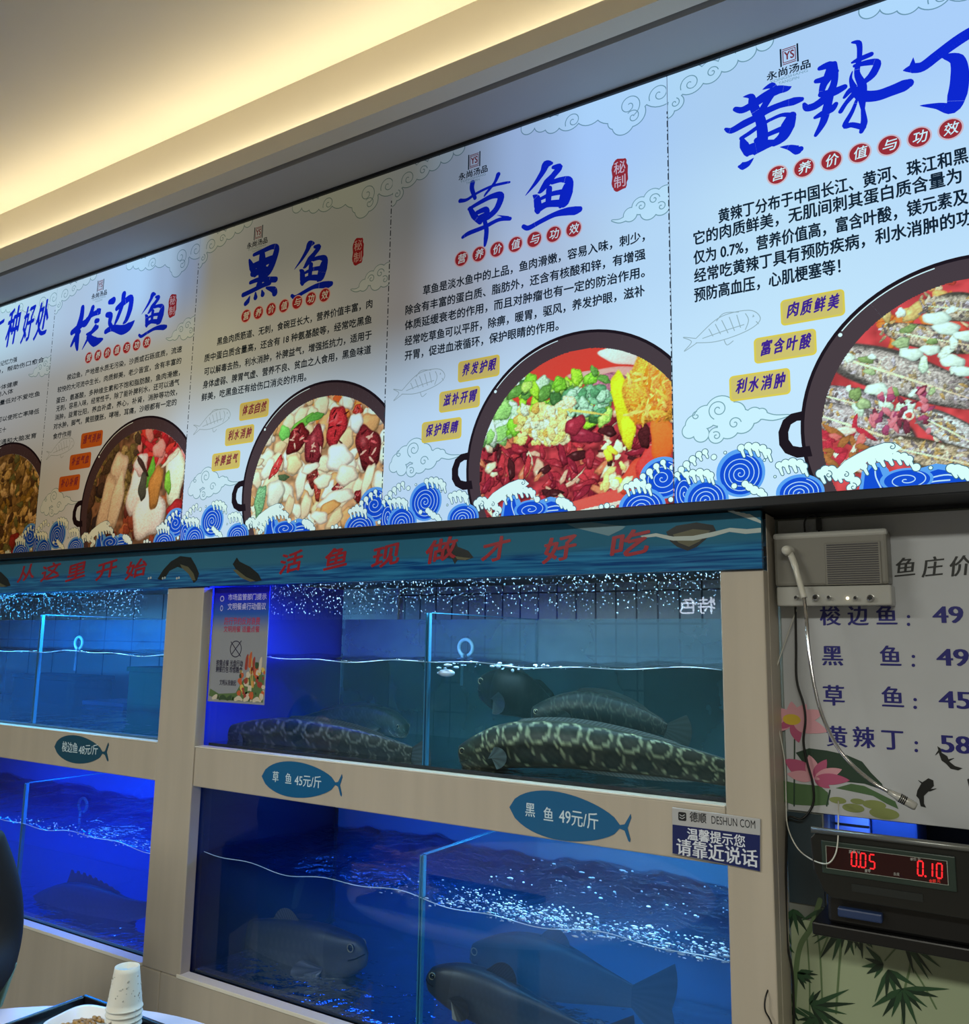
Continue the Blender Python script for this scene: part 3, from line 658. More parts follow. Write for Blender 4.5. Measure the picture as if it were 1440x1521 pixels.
def dome(Fl, c, r, dark=.86, lines_=4, rz=None, spin=1.2, flat=None):
    """one blue wave: light rim, dark face, spiral lines; Fl = (rim, face, line) layers"""
    rz = rz or r
    Fl[0].disc(c, (r, rz), 0, 40); Fl[1].disc((c[0]+r*.02, c[1]-rz*.04), (r*dark, rz*dark), 0, 40)
    s_ = spiral(c, r*dark*.92, lines_, spin, .0017, n=30*lines_, r0=.02)
    Fl[2].stroke([(x, c[1]+(z-c[1])*rz/r-rz*.04, w_) for x, z, w_ in s_], 0, caps=False, sub=1)
def foam(Fo, lo, pts, r, drop=2.2):
    """foam crest: a row of lobes with hanging fingers"""
    n = len(pts)
    for k, (x, z) in enumerate(pts):
        rr = r*(1-.25*abs(k-(n-1)/2)/max(1, n/2))
        lo.disc((x, z), rr+.0016, 0, 16); Fo.disc((x, z), rr, 0, 16)
        if drop: 
            q = [(x, z, rr*1.0), (x+r*.4, z-r*drop*.6, rr*.8), (x+r*.7, z-r*drop, rr*.66)]
            lo.stroke([(a, b, c_+.003) for a, b, c_ in q], 0); Fo.stroke(q, 0)
def W(pts): return px2(pts, (1000, 640), 3.273, YS, XS[4])
def W3(pts): return px2(pts, (780, 560), 6, YS, XS[3])
for i in range(5):
    # pot
    f = Flat(LY(2), XS[i], CL(i)); f.ring(POTC, POTR, INR, 0, 90, 0, 2*pi, INC)
    f.build('pot_rim', A['pot'], panels[i])
    f = Flat(LY(3), XS[i], CL(i)); f.ring(POTC, POTR, (POTR[0]-.007, POTR[1]-.007), 0, 90)
    h = G5([(668,722),(612,735),(575,765),(554,820),(558,880),(585,918),(640,940),(712,932),(700,884),(655,890),(622,884),(602,855),(600,820),(612,785),(640,768),(668,766)])
    f.poly(h, 0); f.build('pot_handle', A['pot_edge'], panels[i])
    f = Flat(LY(4), XS[i], CL(i)); f.ring(POTC, (POTR[0]-.0085, POTR[1]-.0085), (POTR[0]-.0105, POTR[1]-.0105), 0, 40, radians(100), radians(138))
    f.disc((POTC[0]-.222, POTC[1]+.187), .004, 0, 10); f.build('pot_glint', A['white'], panels[i])
    # waves: two depth rows, each rim < face < lines
    root = None
    rows = [[('r', W([(330, 205)])[0], .050, .050, 4), ('l', W3([(1230, 900)])[0], .052, .046, 3), ('r', W([(60, 300)])[0], .03, .05, 3)],
            [('r', W([(165, 335)])[0], .047, .044, 4), ('r', W([(620, 300)])[0], .046, .036, 4), ('l', W3([(1050, 1160)])[0], .054, .042, 4), ('r', W3([(60, 1180)])[0], .045, .022, 2)]]
    k = 7
    for row in rows:
        Fl = [Flat(LY(k+j), XS[i], CL(i)) for j in range(3)]
        for _, c, rx, rz, nl in row: dome(Fl, c, rx, lines_=nl, rz=rz)
        if row is rows[0]:
            # the long wave in the middle of the panel
            Fl[0].poly(W([(905,300),(920,200),(960,160),(1020,155),(1050,190),(1062,225),(1110,238),(1180,190),(1280,160),(1400,175),(1440,200),(1440,300)]), 0)
            Fl[1].poly(W([(925,300),(935,215),(970,175),(1005,178),(1020,215),(1045,250),(1110,262),(1190,222),(1290,188),(1400,205),(1440,225),(1440,300)]), 0)
            for st in ([(985,190),(990,230),(1020,290)], [(1180,262),(1240,235),(1340,215),(1440,240)], [(1200,275),(1260,250),(1350,240)]): Fl[2].stroke([(a, b, .0026) for a, b in W(st)], 0, caps=False)
        o = Fl[0].build('wave_print', A['wave_light'], panels[i]); Fl[1].build('wave_face', A['wave'], o); Fl[2].build('wave_lines', A['wave_line'], o)
        k += 3
    lo = Flat(LY(13), XS[i], CL(i)); fo = Flat(LY(14), XS[i], CL(i)); ln = Flat(LY(15), XS[i], CL(i))
    foam(fo, lo, W([(335,85),(370,78),(405,80),(440,88),(465,105)]), .0085); foam(fo, lo, W([(70,215),(100,208),(135,205),(168,208),(188,218)]), .0085)
    foam(fo, lo, W([(520,170),(550,160),(585,155),(620,160),(640,175)]), .0085); foam(fo, lo, W([(25,215),(45,190),(70,165),(100,140),(130,118),(160,105)]), .0075, 1.6)
    foam(fo, lo, W([(355,260),(375,275),(400,290),(430,300),(445,315)]), .0085, 0); foam(fo, lo, W([(720,210),(745,195),(775,195),(800,205)]), .010, 1.8)
    sp_ = W([(790,200),(840,150),(900,115),(960,85),(1030,62),(1080,62),(1115,85),(1080,110),(1010,130),(950,150),(910,190),(870,215),(820,220)]); lo.poly([(a, b+.0014) for a, b in sp_], 0); fo.poly(sp_, 0)
    foam(fo, lo, W([(930,175),(970,150),(1010,135),(1050,128),(1090,125),(1125,128),(1150,140)]), .0085, 1.8); foam(fo, lo, W([(830,215),(860,225),(890,250),(870,280)]), .010, 0)
    foam(fo, lo, W([(1355,185),(1385,190),(1415,200),(1440,215)]), .010, 1.6)
    foam(fo, lo, W3([(915,985),(960,965),(1010,955),(1060,960),(1110,980)]), .0085); foam(fo, lo, W3([(1000,930),(1060,890),(1120,850),(1180,800),(1240,765)]), .0075, 1.8)
    foam(fo, lo, W3([(330,1110),(370,1120),(410,1145),(440,1180)]), .0085, 1); foam(fo, lo, W3([(690,1160),(740,1150),(790,1170)]), .006, 0); foam(fo, lo, W3([(1310,1095),(1320,810)]), .006, 0)
    for c, r in (((203, 130), .0055), ((302, 270), .0055), ((1185, 180), .007), ((258, 108), .0025), ((1255, 182), .003), ((500, 225), .002), ((448, 145), .002)): fo.disc(W([c])[0], r, 0, 16); lo.disc(W([c])[0], r+.0014, 0, 16)
    for c, r in ((W([(1068, 80)])[0], .007), (W([(760, 215)])[0], .008), (W([(845, 215)])[0], .006), (W([(880, 275)])[0], .008)): ln.stroke(spiral(c, r, 1.1, 1, .0016, n=14), 0, caps=False, sub=1)
    o = lo.build('foam_outline', A['foam_line'], panels[i]); fo.build('foam_print', A['foam'], o); ln.build('foam_curls', A['foam_line'], o)
#@@PART2
# ------------------------------------------------------------------ BANNER under the light box
def water_print(name):
    mt, nt, N, L = nodes(name); b = N['Principled BSDF']; geo = N.new('ShaderNodeNewGeometry'); sp = N.new('ShaderNodeSeparateXYZ'); L.new(geo.outputs['Position'], sp.inputs[0])
    mp = N.new('ShaderNodeMapping'); mp.inputs['Scale'].default_value = (2.4, 1, 62); L.new(geo.outputs['Position'], mp.inputs['Vector'])
    n = N.new('ShaderNodeTexNoise'); n.inputs['Scale'].default_value = 2.2; n.inputs['Detail'].default_value = 5; n.inputs['Distortion'].default_value = .6; L.new(mp.outputs[0], n.inputs['Vector'])
    r = N.new('ShaderNodeValToRGB'); cr = r.color_ramp; cr.elements[0].position = .36; cr.elements[0].color = (*lin((8, 62, 124)), 1); cr.elements[1].position = .66; cr.elements[1].color = (*lin((44, 128, 176)), 1)
    L.new(n.outputs['Fac'], r.inputs[0])
    n2 = N.new('ShaderNodeTexNoise'); n2.inputs['Scale'].default_value = 1.6; L.new(geo.outputs['Position'], n2.inputs['Vector'])
    r2 = N.new('ShaderNodeValToRGB'); r2.color_ramp.elements[0].color = (*lin((36, 92, 122)), 1); r2.color_ramp.elements[1].color = (*lin((54, 122, 150)), 1); L.new(n2.outputs['Fac'], r2.inputs[0])
    mr = N.new('ShaderNodeMapRange'); mr.interpolation_type = 'SMOOTHSTEP'; mr.inputs[1].default_value = 1.836; mr.inputs[2].default_value = 1.812
    ad = N.new('ShaderNodeMath'); ad.operation = 'MULTIPLY_ADD'; ad.inputs[1].default_value = .03; L.new(n2.outputs['Fac'], ad.inputs[0]); L.new(sp.outputs['Z'], ad.inputs[2])
    L.new(ad.outputs[0], mr.inputs[0])
    mx = N.new('ShaderNodeMix'); mx.data_type = 'RGBA'; L.new(mr.outputs[0], mx.inputs[0]); L.new(r2.outputs[0], mx.inputs[6]); L.new(r.outputs[0], mx.inputs[7])
    L.new(mx.outputs[2], b.inputs['Base Color']); b.inputs['Roughness'].default_value = .12; b.inputs['Specular IOR Level'].default_value = .5
    return mt
YB = -.014
ban = MB().box((-4.2, YB, 1.757), (-.458, -.001, 1.876)).build('slogan_banner', water_print('printed_water'))
tag(ban, 'glossy blue water slogan board with red brush characters above the tanks', 'signboard')
INK_RED = pbr('red_ink', (150, 28, 42), .25); INK_DK = pbr('dark_fish_ink', (26, 34, 36), .25); INK_MID = pbr('olive_fish_ink', (92, 92, 70), .25); INK_PALE = pbr('pale_dot_reflection_ink', (176, 190, 186), .25)
f = Flat(YB-.0006)
for ch, cx, by, wd in (('从', 37, 866, 24), ('这', 73, 865, 27), ('里', 111, 865, 28), ('开', 156, 863, 29), ('始', 200, 862, 30), ('活', 430, 854, 32), ('鱼', 497, 849, 34), ('现', 571, 846, 40), ('做', 653, 839, 46), ('才', 734, 838, 40), ('好', 829, 838, 48), ('吃', 934, 832, 56)):
    a, b = PY(cx-wd/2, by, YB), PY(cx+wd/2, by, YB); ww = b.x-a.x
    for dx, dz in ((0, 0), (.0018, .0006), (.0008, -.0016), (-.0010, .0012), (.0024, -.001)):
        f.text(ch, (a.x+dx, a.z+dz), (b.x+dx, a.z+ww*.16+dz), min(.062, ww*1.05), 0, 0, shear=.16)
f.build('red_lettering', INK_RED, ban)
f = Flat(YB-.0006)
for px_ in (221, 242, 263): 
    for q in (0, 8): a = PY(px_+q*.4, 859-q*.1, YB); f.disc((a.x, a.z), .004, 0, 10)
f.build('ellipsis_dots', INK_PALE, ban)
def leap(body, belly, extra=()):
    f = Flat(YB-.0004); T_ = lambda P_: [(PY(a, b, YB).x, PY(a, b, YB).z) for a, b in P_]
    f.poly(T_(body), 0); o = f.build('leaping_fish_print', INK_DK, ban)
    g = Flat(YB-.0008); g.poly(T_(belly), 0); 
    for e in extra: g.poly(T_(e), 0)
    g.build('fish_belly_print', INK_MID, o)
leap([(234,860),(243,846),(254,834),(268,826),(284,828),(291,840),(296,852),(293,862),(288,866),(284,858),(276,846),(264,842),(252,848),(246,858),(240,862)], [(268,838),(280,842),(288,852),(291,862),(286,862),(280,852),(270,843)])
leap([(346,838),(352,828),(356,834),(372,842),(384,852),(389,862),(380,864),(366,860),(352,848)], [(352,846),(366,857),(380,863),(372,864),(358,858),(346,846)])
leap([(-12,846),(2,850),(12,860),(16,870),(8,872),(-4,868),(-14,860)], [(-10,860),(4,868),(10,871),(2,872),(-8,868)])
leap([(650,822),(664,814),(678,804),(680,812),(696,818),(704,828),(694,832),(680,832),(676,838),(672,830),(660,828)], [(676,826),(690,828),(700,829),(692,832),(680,831)])
f = Flat(YB-.0005); T_ = lambda P_: [(PY(a, b, YB).x, PY(a, b, YB).z) for a, b in P_]  # pale shapes paint in the gloss reflection at the board's right end
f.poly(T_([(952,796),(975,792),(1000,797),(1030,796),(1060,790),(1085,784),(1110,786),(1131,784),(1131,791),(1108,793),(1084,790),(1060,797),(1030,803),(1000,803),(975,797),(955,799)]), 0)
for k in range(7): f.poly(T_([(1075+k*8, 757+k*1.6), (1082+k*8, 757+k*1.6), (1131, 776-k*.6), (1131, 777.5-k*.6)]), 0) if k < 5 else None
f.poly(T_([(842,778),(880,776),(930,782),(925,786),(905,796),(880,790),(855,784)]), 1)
f.build('painted_reflection', [INK_PALE, pbr('faint_reflection_ink', (96, 136, 150), .25)], ban)
f = Flat(YB-.00045); f.poly(T_([(990,790),(1005,781),(1035,776),(1060,780),(1064,788),(1050,800),(1036,812),(1022,818),(1006,812),(996,804)]), 0); f.poly(T_([(1000,794),(1030,786),(1056,788),(1040,804),(1024,812),(1008,806)]), 1)
f.build('diving_fish_print', [INK_DK, INK_MID], ban)

# ------------------------------------------------------------------ AQUARIUM CABINET
cab = thing('aquarium_cabinet', 'beige board cabinet framing the four built-in fish tanks', 'cabinet')
XL0, XA, XB, XC, XD = -5.1, -2.316, -2.146, -.549, -.459
ZS, ZB0, ZB1, ZTOP = .633, 1.166, 1.279, 1.757
G = .0015
def board(nm, a, b, bevel=.003): return MB().box(a, b).build(nm, M['frame'], cab, bevel=bevel)
board('post', (XA, -.003, ZS+G), (XB, .034, ZTOP-.001)); board('post', (XC, -.003, ZS+G), (XD, .034, ZTOP-.001)); board('post', (XL0, -.003, ZS+G), (XL0+.12, .034, ZTOP-.001))
board('beam', (XL0+.12, 0, ZB0), (XA-G, .034, ZB1)); board('beam', (XB+G, 0, ZB0), (XC-G, .034, ZB1))
board('base_board', (XL0, -.002, 0), (-2.234, .034, ZS)); board('base_board', (-2.234+G, -.002, 0), (XD, .034, ZS))
for a, b in ((XL0+.12, XA-.002), (XB-.012, XC+.004)):
    MB().box((a, -.006, ZS), (b, .03, ZS+.010)).build('sill_strip', M['frame_edge'], cab, bevel=.001)
for a, b in ((XL0+.12, XA-.002), (XB+.002, XC-.002)):
    MB().box((a, -.002, ZB1), (b, .032, ZB1+.003)).build('ledge_strip', M['frame_edge'], cab)
board('side_board', (XD-.002, .0345, 0), (XD, .109, 1.876)); 
MB().box((XL0, .036, ZTOP+.03), (XD-.003, .66, ZTOP+.05)).build('light_block_lid', M['dark'], cab)  # cover board added to keep outside light out of the tanks
MB().box((XL0, .036, .60), (XD-.003, .66, .628)).build('tank_shelf', M['dark'], cab); MB().box((XL0, .036, 1.235), (XD-.003, .66, 1.272)).build('tank_shelf', M['dark'], cab)
MB().box((XA+.02, .036, .63), (XB-.02, .66, 1.234)).build('inner_divider', pbr('navy_side_sheet', (14, 24, 70), .5), cab); MB().box((XA+.02, .036, 1.273), (XB-.02, .66, ZTOP+.029)).build('inner_divider', pbr('blue_side_sheet', (30, 60, 190), .5), cab)

# --- glass and water materials
def glass_mat(name, tint, refl=1.0, speck=0):
    mt, nt, N, L = nodes(name); N.remove(N['Principled BSDF'])
    t = N.new('ShaderNodeBsdfTransparent'); t.inputs[0].default_value = (*tint, 1)
    g = N.new('ShaderNodeBsdfGlossy'); g.inputs['Roughness'].default_value = .0; g.inputs[0].default_value = (refl, refl, refl, 1)
    fr = N.new('ShaderNodeFresnel'); fr.inputs[0].default_value = 1.45
    geo = N.new('ShaderNodeNewGeometry'); nb = N.new('ShaderNodeMath'); nb.operation = 'SUBTRACT'; nb.inputs[0].default_value = 1; L.new(geo.outputs['Backfacing'], nb.inputs[1])
    mu = N.new('ShaderNodeMath'); mu.operation = 'MULTIPLY'; L.new(fr.outputs[0], mu.inputs[0]); L.new(nb.outputs[0], mu.inputs[1])
    mx = N.new('ShaderNodeMixShader'); L.new(mu.outputs[0], mx.inputs[0]); L.new(t.outputs[0], mx.inputs[1]); L.new(g.outputs[0], mx.inputs[2])
    L.new(mx.outputs[0], N['Material Output'].inputs[0]); return mt
def water_mat(name, tint, scat, sdens, absr, adens, wave=.4, wscale=9):
    mt, nt, N, L = nodes(name); N.remove(N['Principled BSDF'])
    t = N.new('ShaderNodeBsdfTransparent'); t.inputs[0].default_value = (*tint, 1)
    g = N.new('ShaderNodeBsdfGlossy'); g.inputs['Roughness'].default_value = .03
    geo = N.new('ShaderNodeNewGeometry'); sp = N.new('ShaderNodeSeparateXYZ'); L.new(geo.outputs['True Normal'], sp.inputs[0])
    ab = N.new('ShaderNodeMath'); ab.operation = 'ABSOLUTE'; L.new(sp.outputs['Z'], ab.inputs[0])
    gt = N.new('ShaderNodeMath'); gt.operation = 'GREATER_THAN'; gt.inputs[1].default_value = .3; L.new(ab.outputs[0], gt.inputs[0])
    fr = N.new('ShaderNodeFresnel'); fr.inputs[0].default_value = 1.33
    mu = N.new('ShaderNodeMath'); mu.operation = 'MULTIPLY'; L.new(fr.outputs[0], mu.inputs[0]); L.new(gt.outputs[0], mu.inputs[1])
    n = N.new('ShaderNodeTexNoise'); n.inputs['Scale'].default_value = wscale; n.inputs['Detail'].default_value = 3; L.new(geo.outputs['Position'], n.inputs['Vector'])
    bp = N.new('ShaderNodeBump'); bp.inputs['Strength'].default_value = wave; bp.inputs['Distance'].default_value = .03; L.new(n.outputs['Fac'], bp.inputs['Height'])
    L.new(bp.outputs[0], g.inputs['Normal']); L.new(bp.outputs[0], fr.inputs['Normal'])
    mx = N.new('ShaderNodeMixShader'); L.new(mu.outputs[0], mx.inputs[0]); L.new(t.outputs[0], mx.inputs[1]); L.new(g.outputs[0], mx.inputs[2])
    L.new(mx.outputs[0], N['Material Output'].inputs[0])
    vs = N.new('ShaderNodeVolumeScatter'); vs.inputs['Color'].default_value = (*scat, 1); vs.inputs['Density'].default_value = sdens
    va = N.new('ShaderNodeVolumeAbsorption'); va.inputs['Color'].default_value = (*absr, 1); va.inputs['Density'].default_value = adens
    ad = N.new('ShaderNodeAddShader'); L.new(vs.outputs[0], ad.inputs[0]); L.new(va.outputs[0], ad.inputs[1]); L.new(ad.outputs[0], N['Material Output'].inputs['Volume'])
    mt.volume_intersection_method if False else None
    return mt
GLASS = glass_mat('clear_glass', (.93, .98, .985)); 
def film(name, rgb, keep, zmin=None):
    mt, nt, N, L = nodes(name); b = N['Principled BSDF']; b.inputs['Base Color'].default_value = (*lin(rgb), 1); b.inputs['Roughness'].default_value = .25
    t = N.new('ShaderNodeBsdfTransparent'); t.inputs[0].default_value = (.85, .95, .98, 1); geo = N.new('ShaderNodeNewGeometry'); n = N.new('ShaderNodeTexNoise'); n.inputs['Scale'].default_value = 5; n.inputs['Detail'].default_value = 5
    L.new(geo.outputs['Position'], n.inputs['Vector']); mr = N.new('ShaderNodeMapRange'); mr.inputs[1].default_value = .3; mr.inputs[2].default_value = .7; mr.inputs[3].default_value = keep-.12; mr.inputs[4].default_value = keep+.12; L.new(n.outputs['Fac'], mr.inputs[0])
    fac = mr.outputs[0]
    if zmin is not None:                                            # scale has dried on the pane only above the waterline
        sp = N.new('ShaderNodeSeparateXYZ'); L.new(geo.outputs['Position'], sp.inputs[0]); lt = N.new('ShaderNodeMath'); lt.operation = 'LESS_THAN'; lt.inputs[1].default_value = zmin; L.new(sp.outputs['Z'], lt.inputs[0])
        mxx = N.new('ShaderNodeMath'); mxx.operation = 'MAXIMUM'; L.new(fac, mxx.inputs[0]); L.new(lt.outputs[0], mxx.inputs[1]); fac = mxx.outputs[0]
    mx = N.new('ShaderNodeMixShader'); L.new(fac, mx.inputs[0]); L.new(b.outputs[0], mx.inputs[1]); L.new(t.outputs[0], mx.inputs[2]); L.new(mx.outputs[0], N['Material Output'].inputs[0]); return mt
FILM_T = film('filmed_glass_teal', (112, 150, 166), .45); FILM_A = film('filmed_glass_azure', (60, 130, 190), .62, 1.545)
EDGE = pbr('glass_edge', (52, 118, 158), .15, spec=.8)
SIL = pbr('silicone_seal', (150, 190, 205), .4); DROP = pbr('water_drop', (170, 205, 235), .08, spec=1)
FOAM = pbr('bubble_foam', (190, 215, 245), .1, spec=1)
def aquarium(label, x0, x1, z0, z1, wz, wmat, floor_mat, back_glass, back_mat, divx, divz, lamps, drops, bubbles, wave_amp=.004):
    t = thing('aquarium', label, 'fish tank', ((x0+x1)/2, .33, z0)); t.location = (0, 0, 0)
    y0, y1, g = .037, .640, .006
    MB().box((x0, y0, z0), (x1, y0+g, z1)).build('front_pane', GLASS, t)
    MB().box((x0, y1-g, z0), (x1, y1, 1.676 if z0 > 1.2 else z1)).build('back_pane', back_glass, t)
    MB().box((x0, y0+g, z0), (x0+g, y1-g, z1-.02)).build('side_pane', GLASS, t); MB().box((x1-g, y0+g, z0), (x1, y1-g, z1-.02)).build('side_pane', GLASS, t)
    MB().box((x0+g, y0+g, z0), (x1-g, y1-g, z0+.008)).build('tank_floor', floor_mat, t)
    if back_mat: 
        for (a, b, c, d, mt) in back_mat: MB().box((a, y1+.003, c), (b, y1+.010, d)).build('back_sheet', mt, t)
    d = MB().box((divx, y0+g+.001, z0+.009), (divx+.010, y1-g, divz)).build('partition', GLASS, t)
    e = MB().box((divx-.001, y0+g+.0005, z0+.009), (divx+.0025, y0+g+.012, divz)).box((divx+.0075, y0+g+.0005, z0+.009), (divx+.011, y0+g+.012, divz)).box((divx, y0+g+.012, divz), (divx+.010, y1-g, divz+.002))
    e.build('partition_edge', EDGE, d)
    # water: a closed body with a rippled top
    nx, ny = 90, 26; b = MB(); rng = np.random.RandomState(int(abs(x0*100)+z0*10)); ph = rng.rand(8)*6
    vs = []
    for j in range(ny+1):
        for i in range(nx+1):
            x = x0+g+.0005+(x1-x0-2*g-.001)*i/nx; y = y0+g+.0006+(y1-y0-2*g-.0012)*j/ny
            z = wz+wave_amp*(sin(9*x+ph[0]+4*y)+.7*sin(23*x+ph[1]-9*y)+.5*sin(41*x+ph[2]+17*y)+.35*sin(67*x+ph[3]+31*y))
            vs.append((x, y, z))
    fs = [(j*(nx+1)+i, j*(nx+1)+i+1, (j+1)*(nx+1)+i+1, (j+1)*(nx+1)+i) for j in range(ny) for i in range(nx)]
    nb = len(vs); rim = list(range(nx+1))+[j*(nx+1)+nx for j in range(1, ny+1)]+[ny*(nx+1)+i for i in range(nx-1, -1, -1)]+[j*(nx+1) for j in range(ny-1, 0, -1)]
    for r_ in rim: vs.append((vs[r_][0], vs[r_][1], z0+.0085))
    n = len(rim)
    for k in range(n): fs.append((rim[k], nb+k, nb+(k+1) % n, rim[(k+1) % n]))
    fs.append(tuple(nb+k for k in range(n-1, -1, -1)))
    b.add(vs, fs); wo = b.build('water', wmat, t)
    for p in wo.data.polygons: p.use_smooth = len(p.vertices) == 4 and p.normal.z > .5
    # bright rim where the water climbs the front pane
    mn = [(x0+.012+(x1-x0-.024)*k/70, y0+g+.002, wz+wave_amp*(sin(9*(x0+(x1-x0)*k/70)+ph[0])+.7*sin(23*(x0+(x1-x0)*k/70)+ph[1]))) for k in range(71)]
    MB().tube(mn, .0012, 6).build('water_line', FOAM, t, smooth=True)
    # lamp tubes under the cover
    for (a, c, yy, zz, col, pw, es) in lamps:
        tube = MB().tube([(a, yy, zz+.010), (c, yy, zz+.010)], .008, 12).build('lamp_tube', emit('tank_lamp', [int(255*min(1, q)**.45) for q in col], es), t, smooth=True)
        l = area('tank_lamp_light', ((a+c)/2, yy, zz), (c-a, .04), pw, col); l.parent = tube
    # small drops thrown on the inside of the front pane
    if drops:
        b = MB(); 
        for _ in range(drops[0]):
            x = drops[1]+(drops[2]-drops[1])*rng.rand(); z = drops[4]-(drops[4]-drops[3])*rng.rand()**1.7; r_ = .0007+.0013*rng.rand()**3
            b.ball((x, y0+g+.0003, z), (r_, .0006, r_*(1+.5*rng.rand())), 6, 4)
        tag(b.build('water_drops', DROP, t, smooth=True), kind='stuff')
    if bubbles:
        b = MB()
        for (cnt, xa, xb, ya, yb, za, zb, rr) in bubbles:
            for _ in range(cnt):
                x = xa+(xb-xa)*rng.rand(); y = ya+(yb-ya)*rng.rand()**1.5; k = (x-xa)/(xb-xa); q = rr*(.3+rng.rand()**2.5*1.3); b.ball((x, y, za+(zb-za)*rng.rand()+.004*sin(x*30)), (q*(1+2.2*rng.rand()**2), q, q*(.5+.5*rng.rand())), 7, 5)
        tag(b.build('bubbles', FOAM, t, smooth=True), kind='stuff')
    return t
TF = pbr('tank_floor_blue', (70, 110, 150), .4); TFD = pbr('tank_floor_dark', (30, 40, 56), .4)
NAVY = pbr('navy_back_sheet', (16, 22, 36), .5); BLUEB = pbr('blue_back_sheet', (20, 44, 150), .5); GREEN = pbr('green_crate_plastic', (16, 140, 100), .5); TEALB = pbr('teal_back_sheet', (60, 92, 100), .6)
SKYB = pbr('sky_back_sheet', (90, 130, 175), .5); ROYAL = pbr('royal_back_sheet', (30, 90, 210), .5)
A_UL = aquarium('upper left tank with bright azure light, cut by the frame edge', -4.96, XA-.004, 1.281, 1.775, 1.545, water_mat('azure_water', (.95, .98, 1), (.15, .5, .9), .14, (.2, .55, .85), .6),
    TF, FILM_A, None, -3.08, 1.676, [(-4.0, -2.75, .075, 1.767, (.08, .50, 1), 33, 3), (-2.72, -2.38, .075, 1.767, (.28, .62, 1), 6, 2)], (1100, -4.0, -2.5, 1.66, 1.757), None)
A_UR = aquarium('upper right tank with spotted snakeheads lying on its floor', XB+.004, XC-.004, 1.281, 1.775, 1.547, water_mat('grey_teal_water', (.95, .98, 1), (.2, .5, .52), .22, (.35, .75, .70), .9),
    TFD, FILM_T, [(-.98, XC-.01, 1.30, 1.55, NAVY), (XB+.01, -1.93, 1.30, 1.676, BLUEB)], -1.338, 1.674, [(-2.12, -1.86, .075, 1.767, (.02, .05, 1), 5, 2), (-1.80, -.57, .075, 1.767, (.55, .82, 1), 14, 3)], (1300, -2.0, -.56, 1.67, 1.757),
    [(40, -1.30, -1.0, .06, .2, 1.535, 1.55, .004), (6, -1.32, -1.26, .05, .06, 1.52, 1.545, .009)])
A_LL = aquarium('lower left tank glowing deep blue with one big carp', -4.96, XA-.004, .640, 1.20, .945, water_mat('deep_blue_water', (.9, .95, 1), (.03, .25, 1), .5, (.06, .3, 1), .7, .7, 12),
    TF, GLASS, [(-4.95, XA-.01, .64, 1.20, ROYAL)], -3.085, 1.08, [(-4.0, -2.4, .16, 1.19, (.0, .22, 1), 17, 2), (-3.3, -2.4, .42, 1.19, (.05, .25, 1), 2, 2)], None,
    [(300, -3.2, -2.35, .045, .10, .937, .958, .0016)], .006)
A_LR = aquarium('lower right tank with dim navy water and bubbling surface', XB+.004, XC-.004, .640, 1.20, .968, water_mat('navy_water', (.9, .95, 1), (.15, .48, .8), .5, (.32, .62, .95), 1.0, 1.0, 16),
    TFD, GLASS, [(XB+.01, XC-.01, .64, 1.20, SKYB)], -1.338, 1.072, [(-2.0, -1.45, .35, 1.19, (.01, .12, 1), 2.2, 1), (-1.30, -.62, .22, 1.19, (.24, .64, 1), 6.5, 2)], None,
    [(900, -1.15, -.57, .045, .16, .958, .980, .0021), (300, -1.32, -1.1, .045, .2, .958, .980, .0018), (90, -1.6, -1.35, .045, .25, .958, .972, .0018), (160, -1.3, -.6, .3, .6, .962, .976, .0025)], .007)
# standpipe ring on the far pane of the three tanks
RINGM = pbr('pale_pipe', (150, 200, 230), .2)
for par, px_, py_, yy, r_ in ((A_UL, 117, 955, .50, .026), (A_UR, 692, 962, .55, .026), (A_LL, 123, 1196, .50, .028)):
    c = PY(px_, py_, yy); b = MB()
    b.tube([(c.x+r_*cos(radians(-70+320*k/22)), c.y, c.z+r_*sin(radians(-70+320*k/22))) for k in range(23)], .006, 8)
    b.tube([(c.x-r_*.5, c.y, c.z-r_*.9), (c.x-r_*.5, c.y, c.z-.12)], .005, 8); b.build('standpipe', RINGM, par, smooth=True)

# tiled wall behind the tanks
def tile(name, cw, chh, base, grout, off=(0, 0)):
    mt, nt, N, L = nodes(name); b = N['Principled BSDF']; geo = N.new('ShaderNodeNewGeometry'); mp = N.new('ShaderNodeMapping'); mp.inputs['Rotation'].default_value = (pi/2, 0, 0); mp.inputs['Location'].default_value = (off[0], off[1], 0)
    L.new(geo.outputs['Position'], mp.inputs['Vector'])
    k = N.new('ShaderNodeTexBrick'); k.offset = 0; k.inputs['Scale'].default_value = 1; k.inputs['Brick Width'].default_value = cw; k.inputs['Row Height'].default_value = chh; k.inputs['Mortar Size'].default_value = .0035
    k.inputs['Color1'].default_value = (*lin(base), 1); k.inputs['Color2'].default_value = (*lin([q*.95 for q in base]), 1); k.inputs['Mortar'].default_value = (*lin(grout), 1); L.new(mp.outputs[0], k.inputs['Vector'])
    L.new(k.outputs['Color'], b.inputs['Base Color']); b.inputs['Roughness'].default_value = .3; return mt
struct('wall_back_tile', MB().box((-2.3, .95, 0), (-.46, .97, 2.2)), tile('small_wall_tile', .075, .11, (205, 214, 216), (50, 70, 90), (0, .02)))
struct('wall_back_left_tile', MB().box((-5.2, .95, 0), (-2.301, .97, 2.2)), tile('large_wall_tile', .22, .30, (205, 212, 222), (40, 56, 86), (.05, .08)))
struct('wall_kitchen', MB().box((XD-.06, .67, 0), (XD-.03, .95, 2.2)), NAVY)

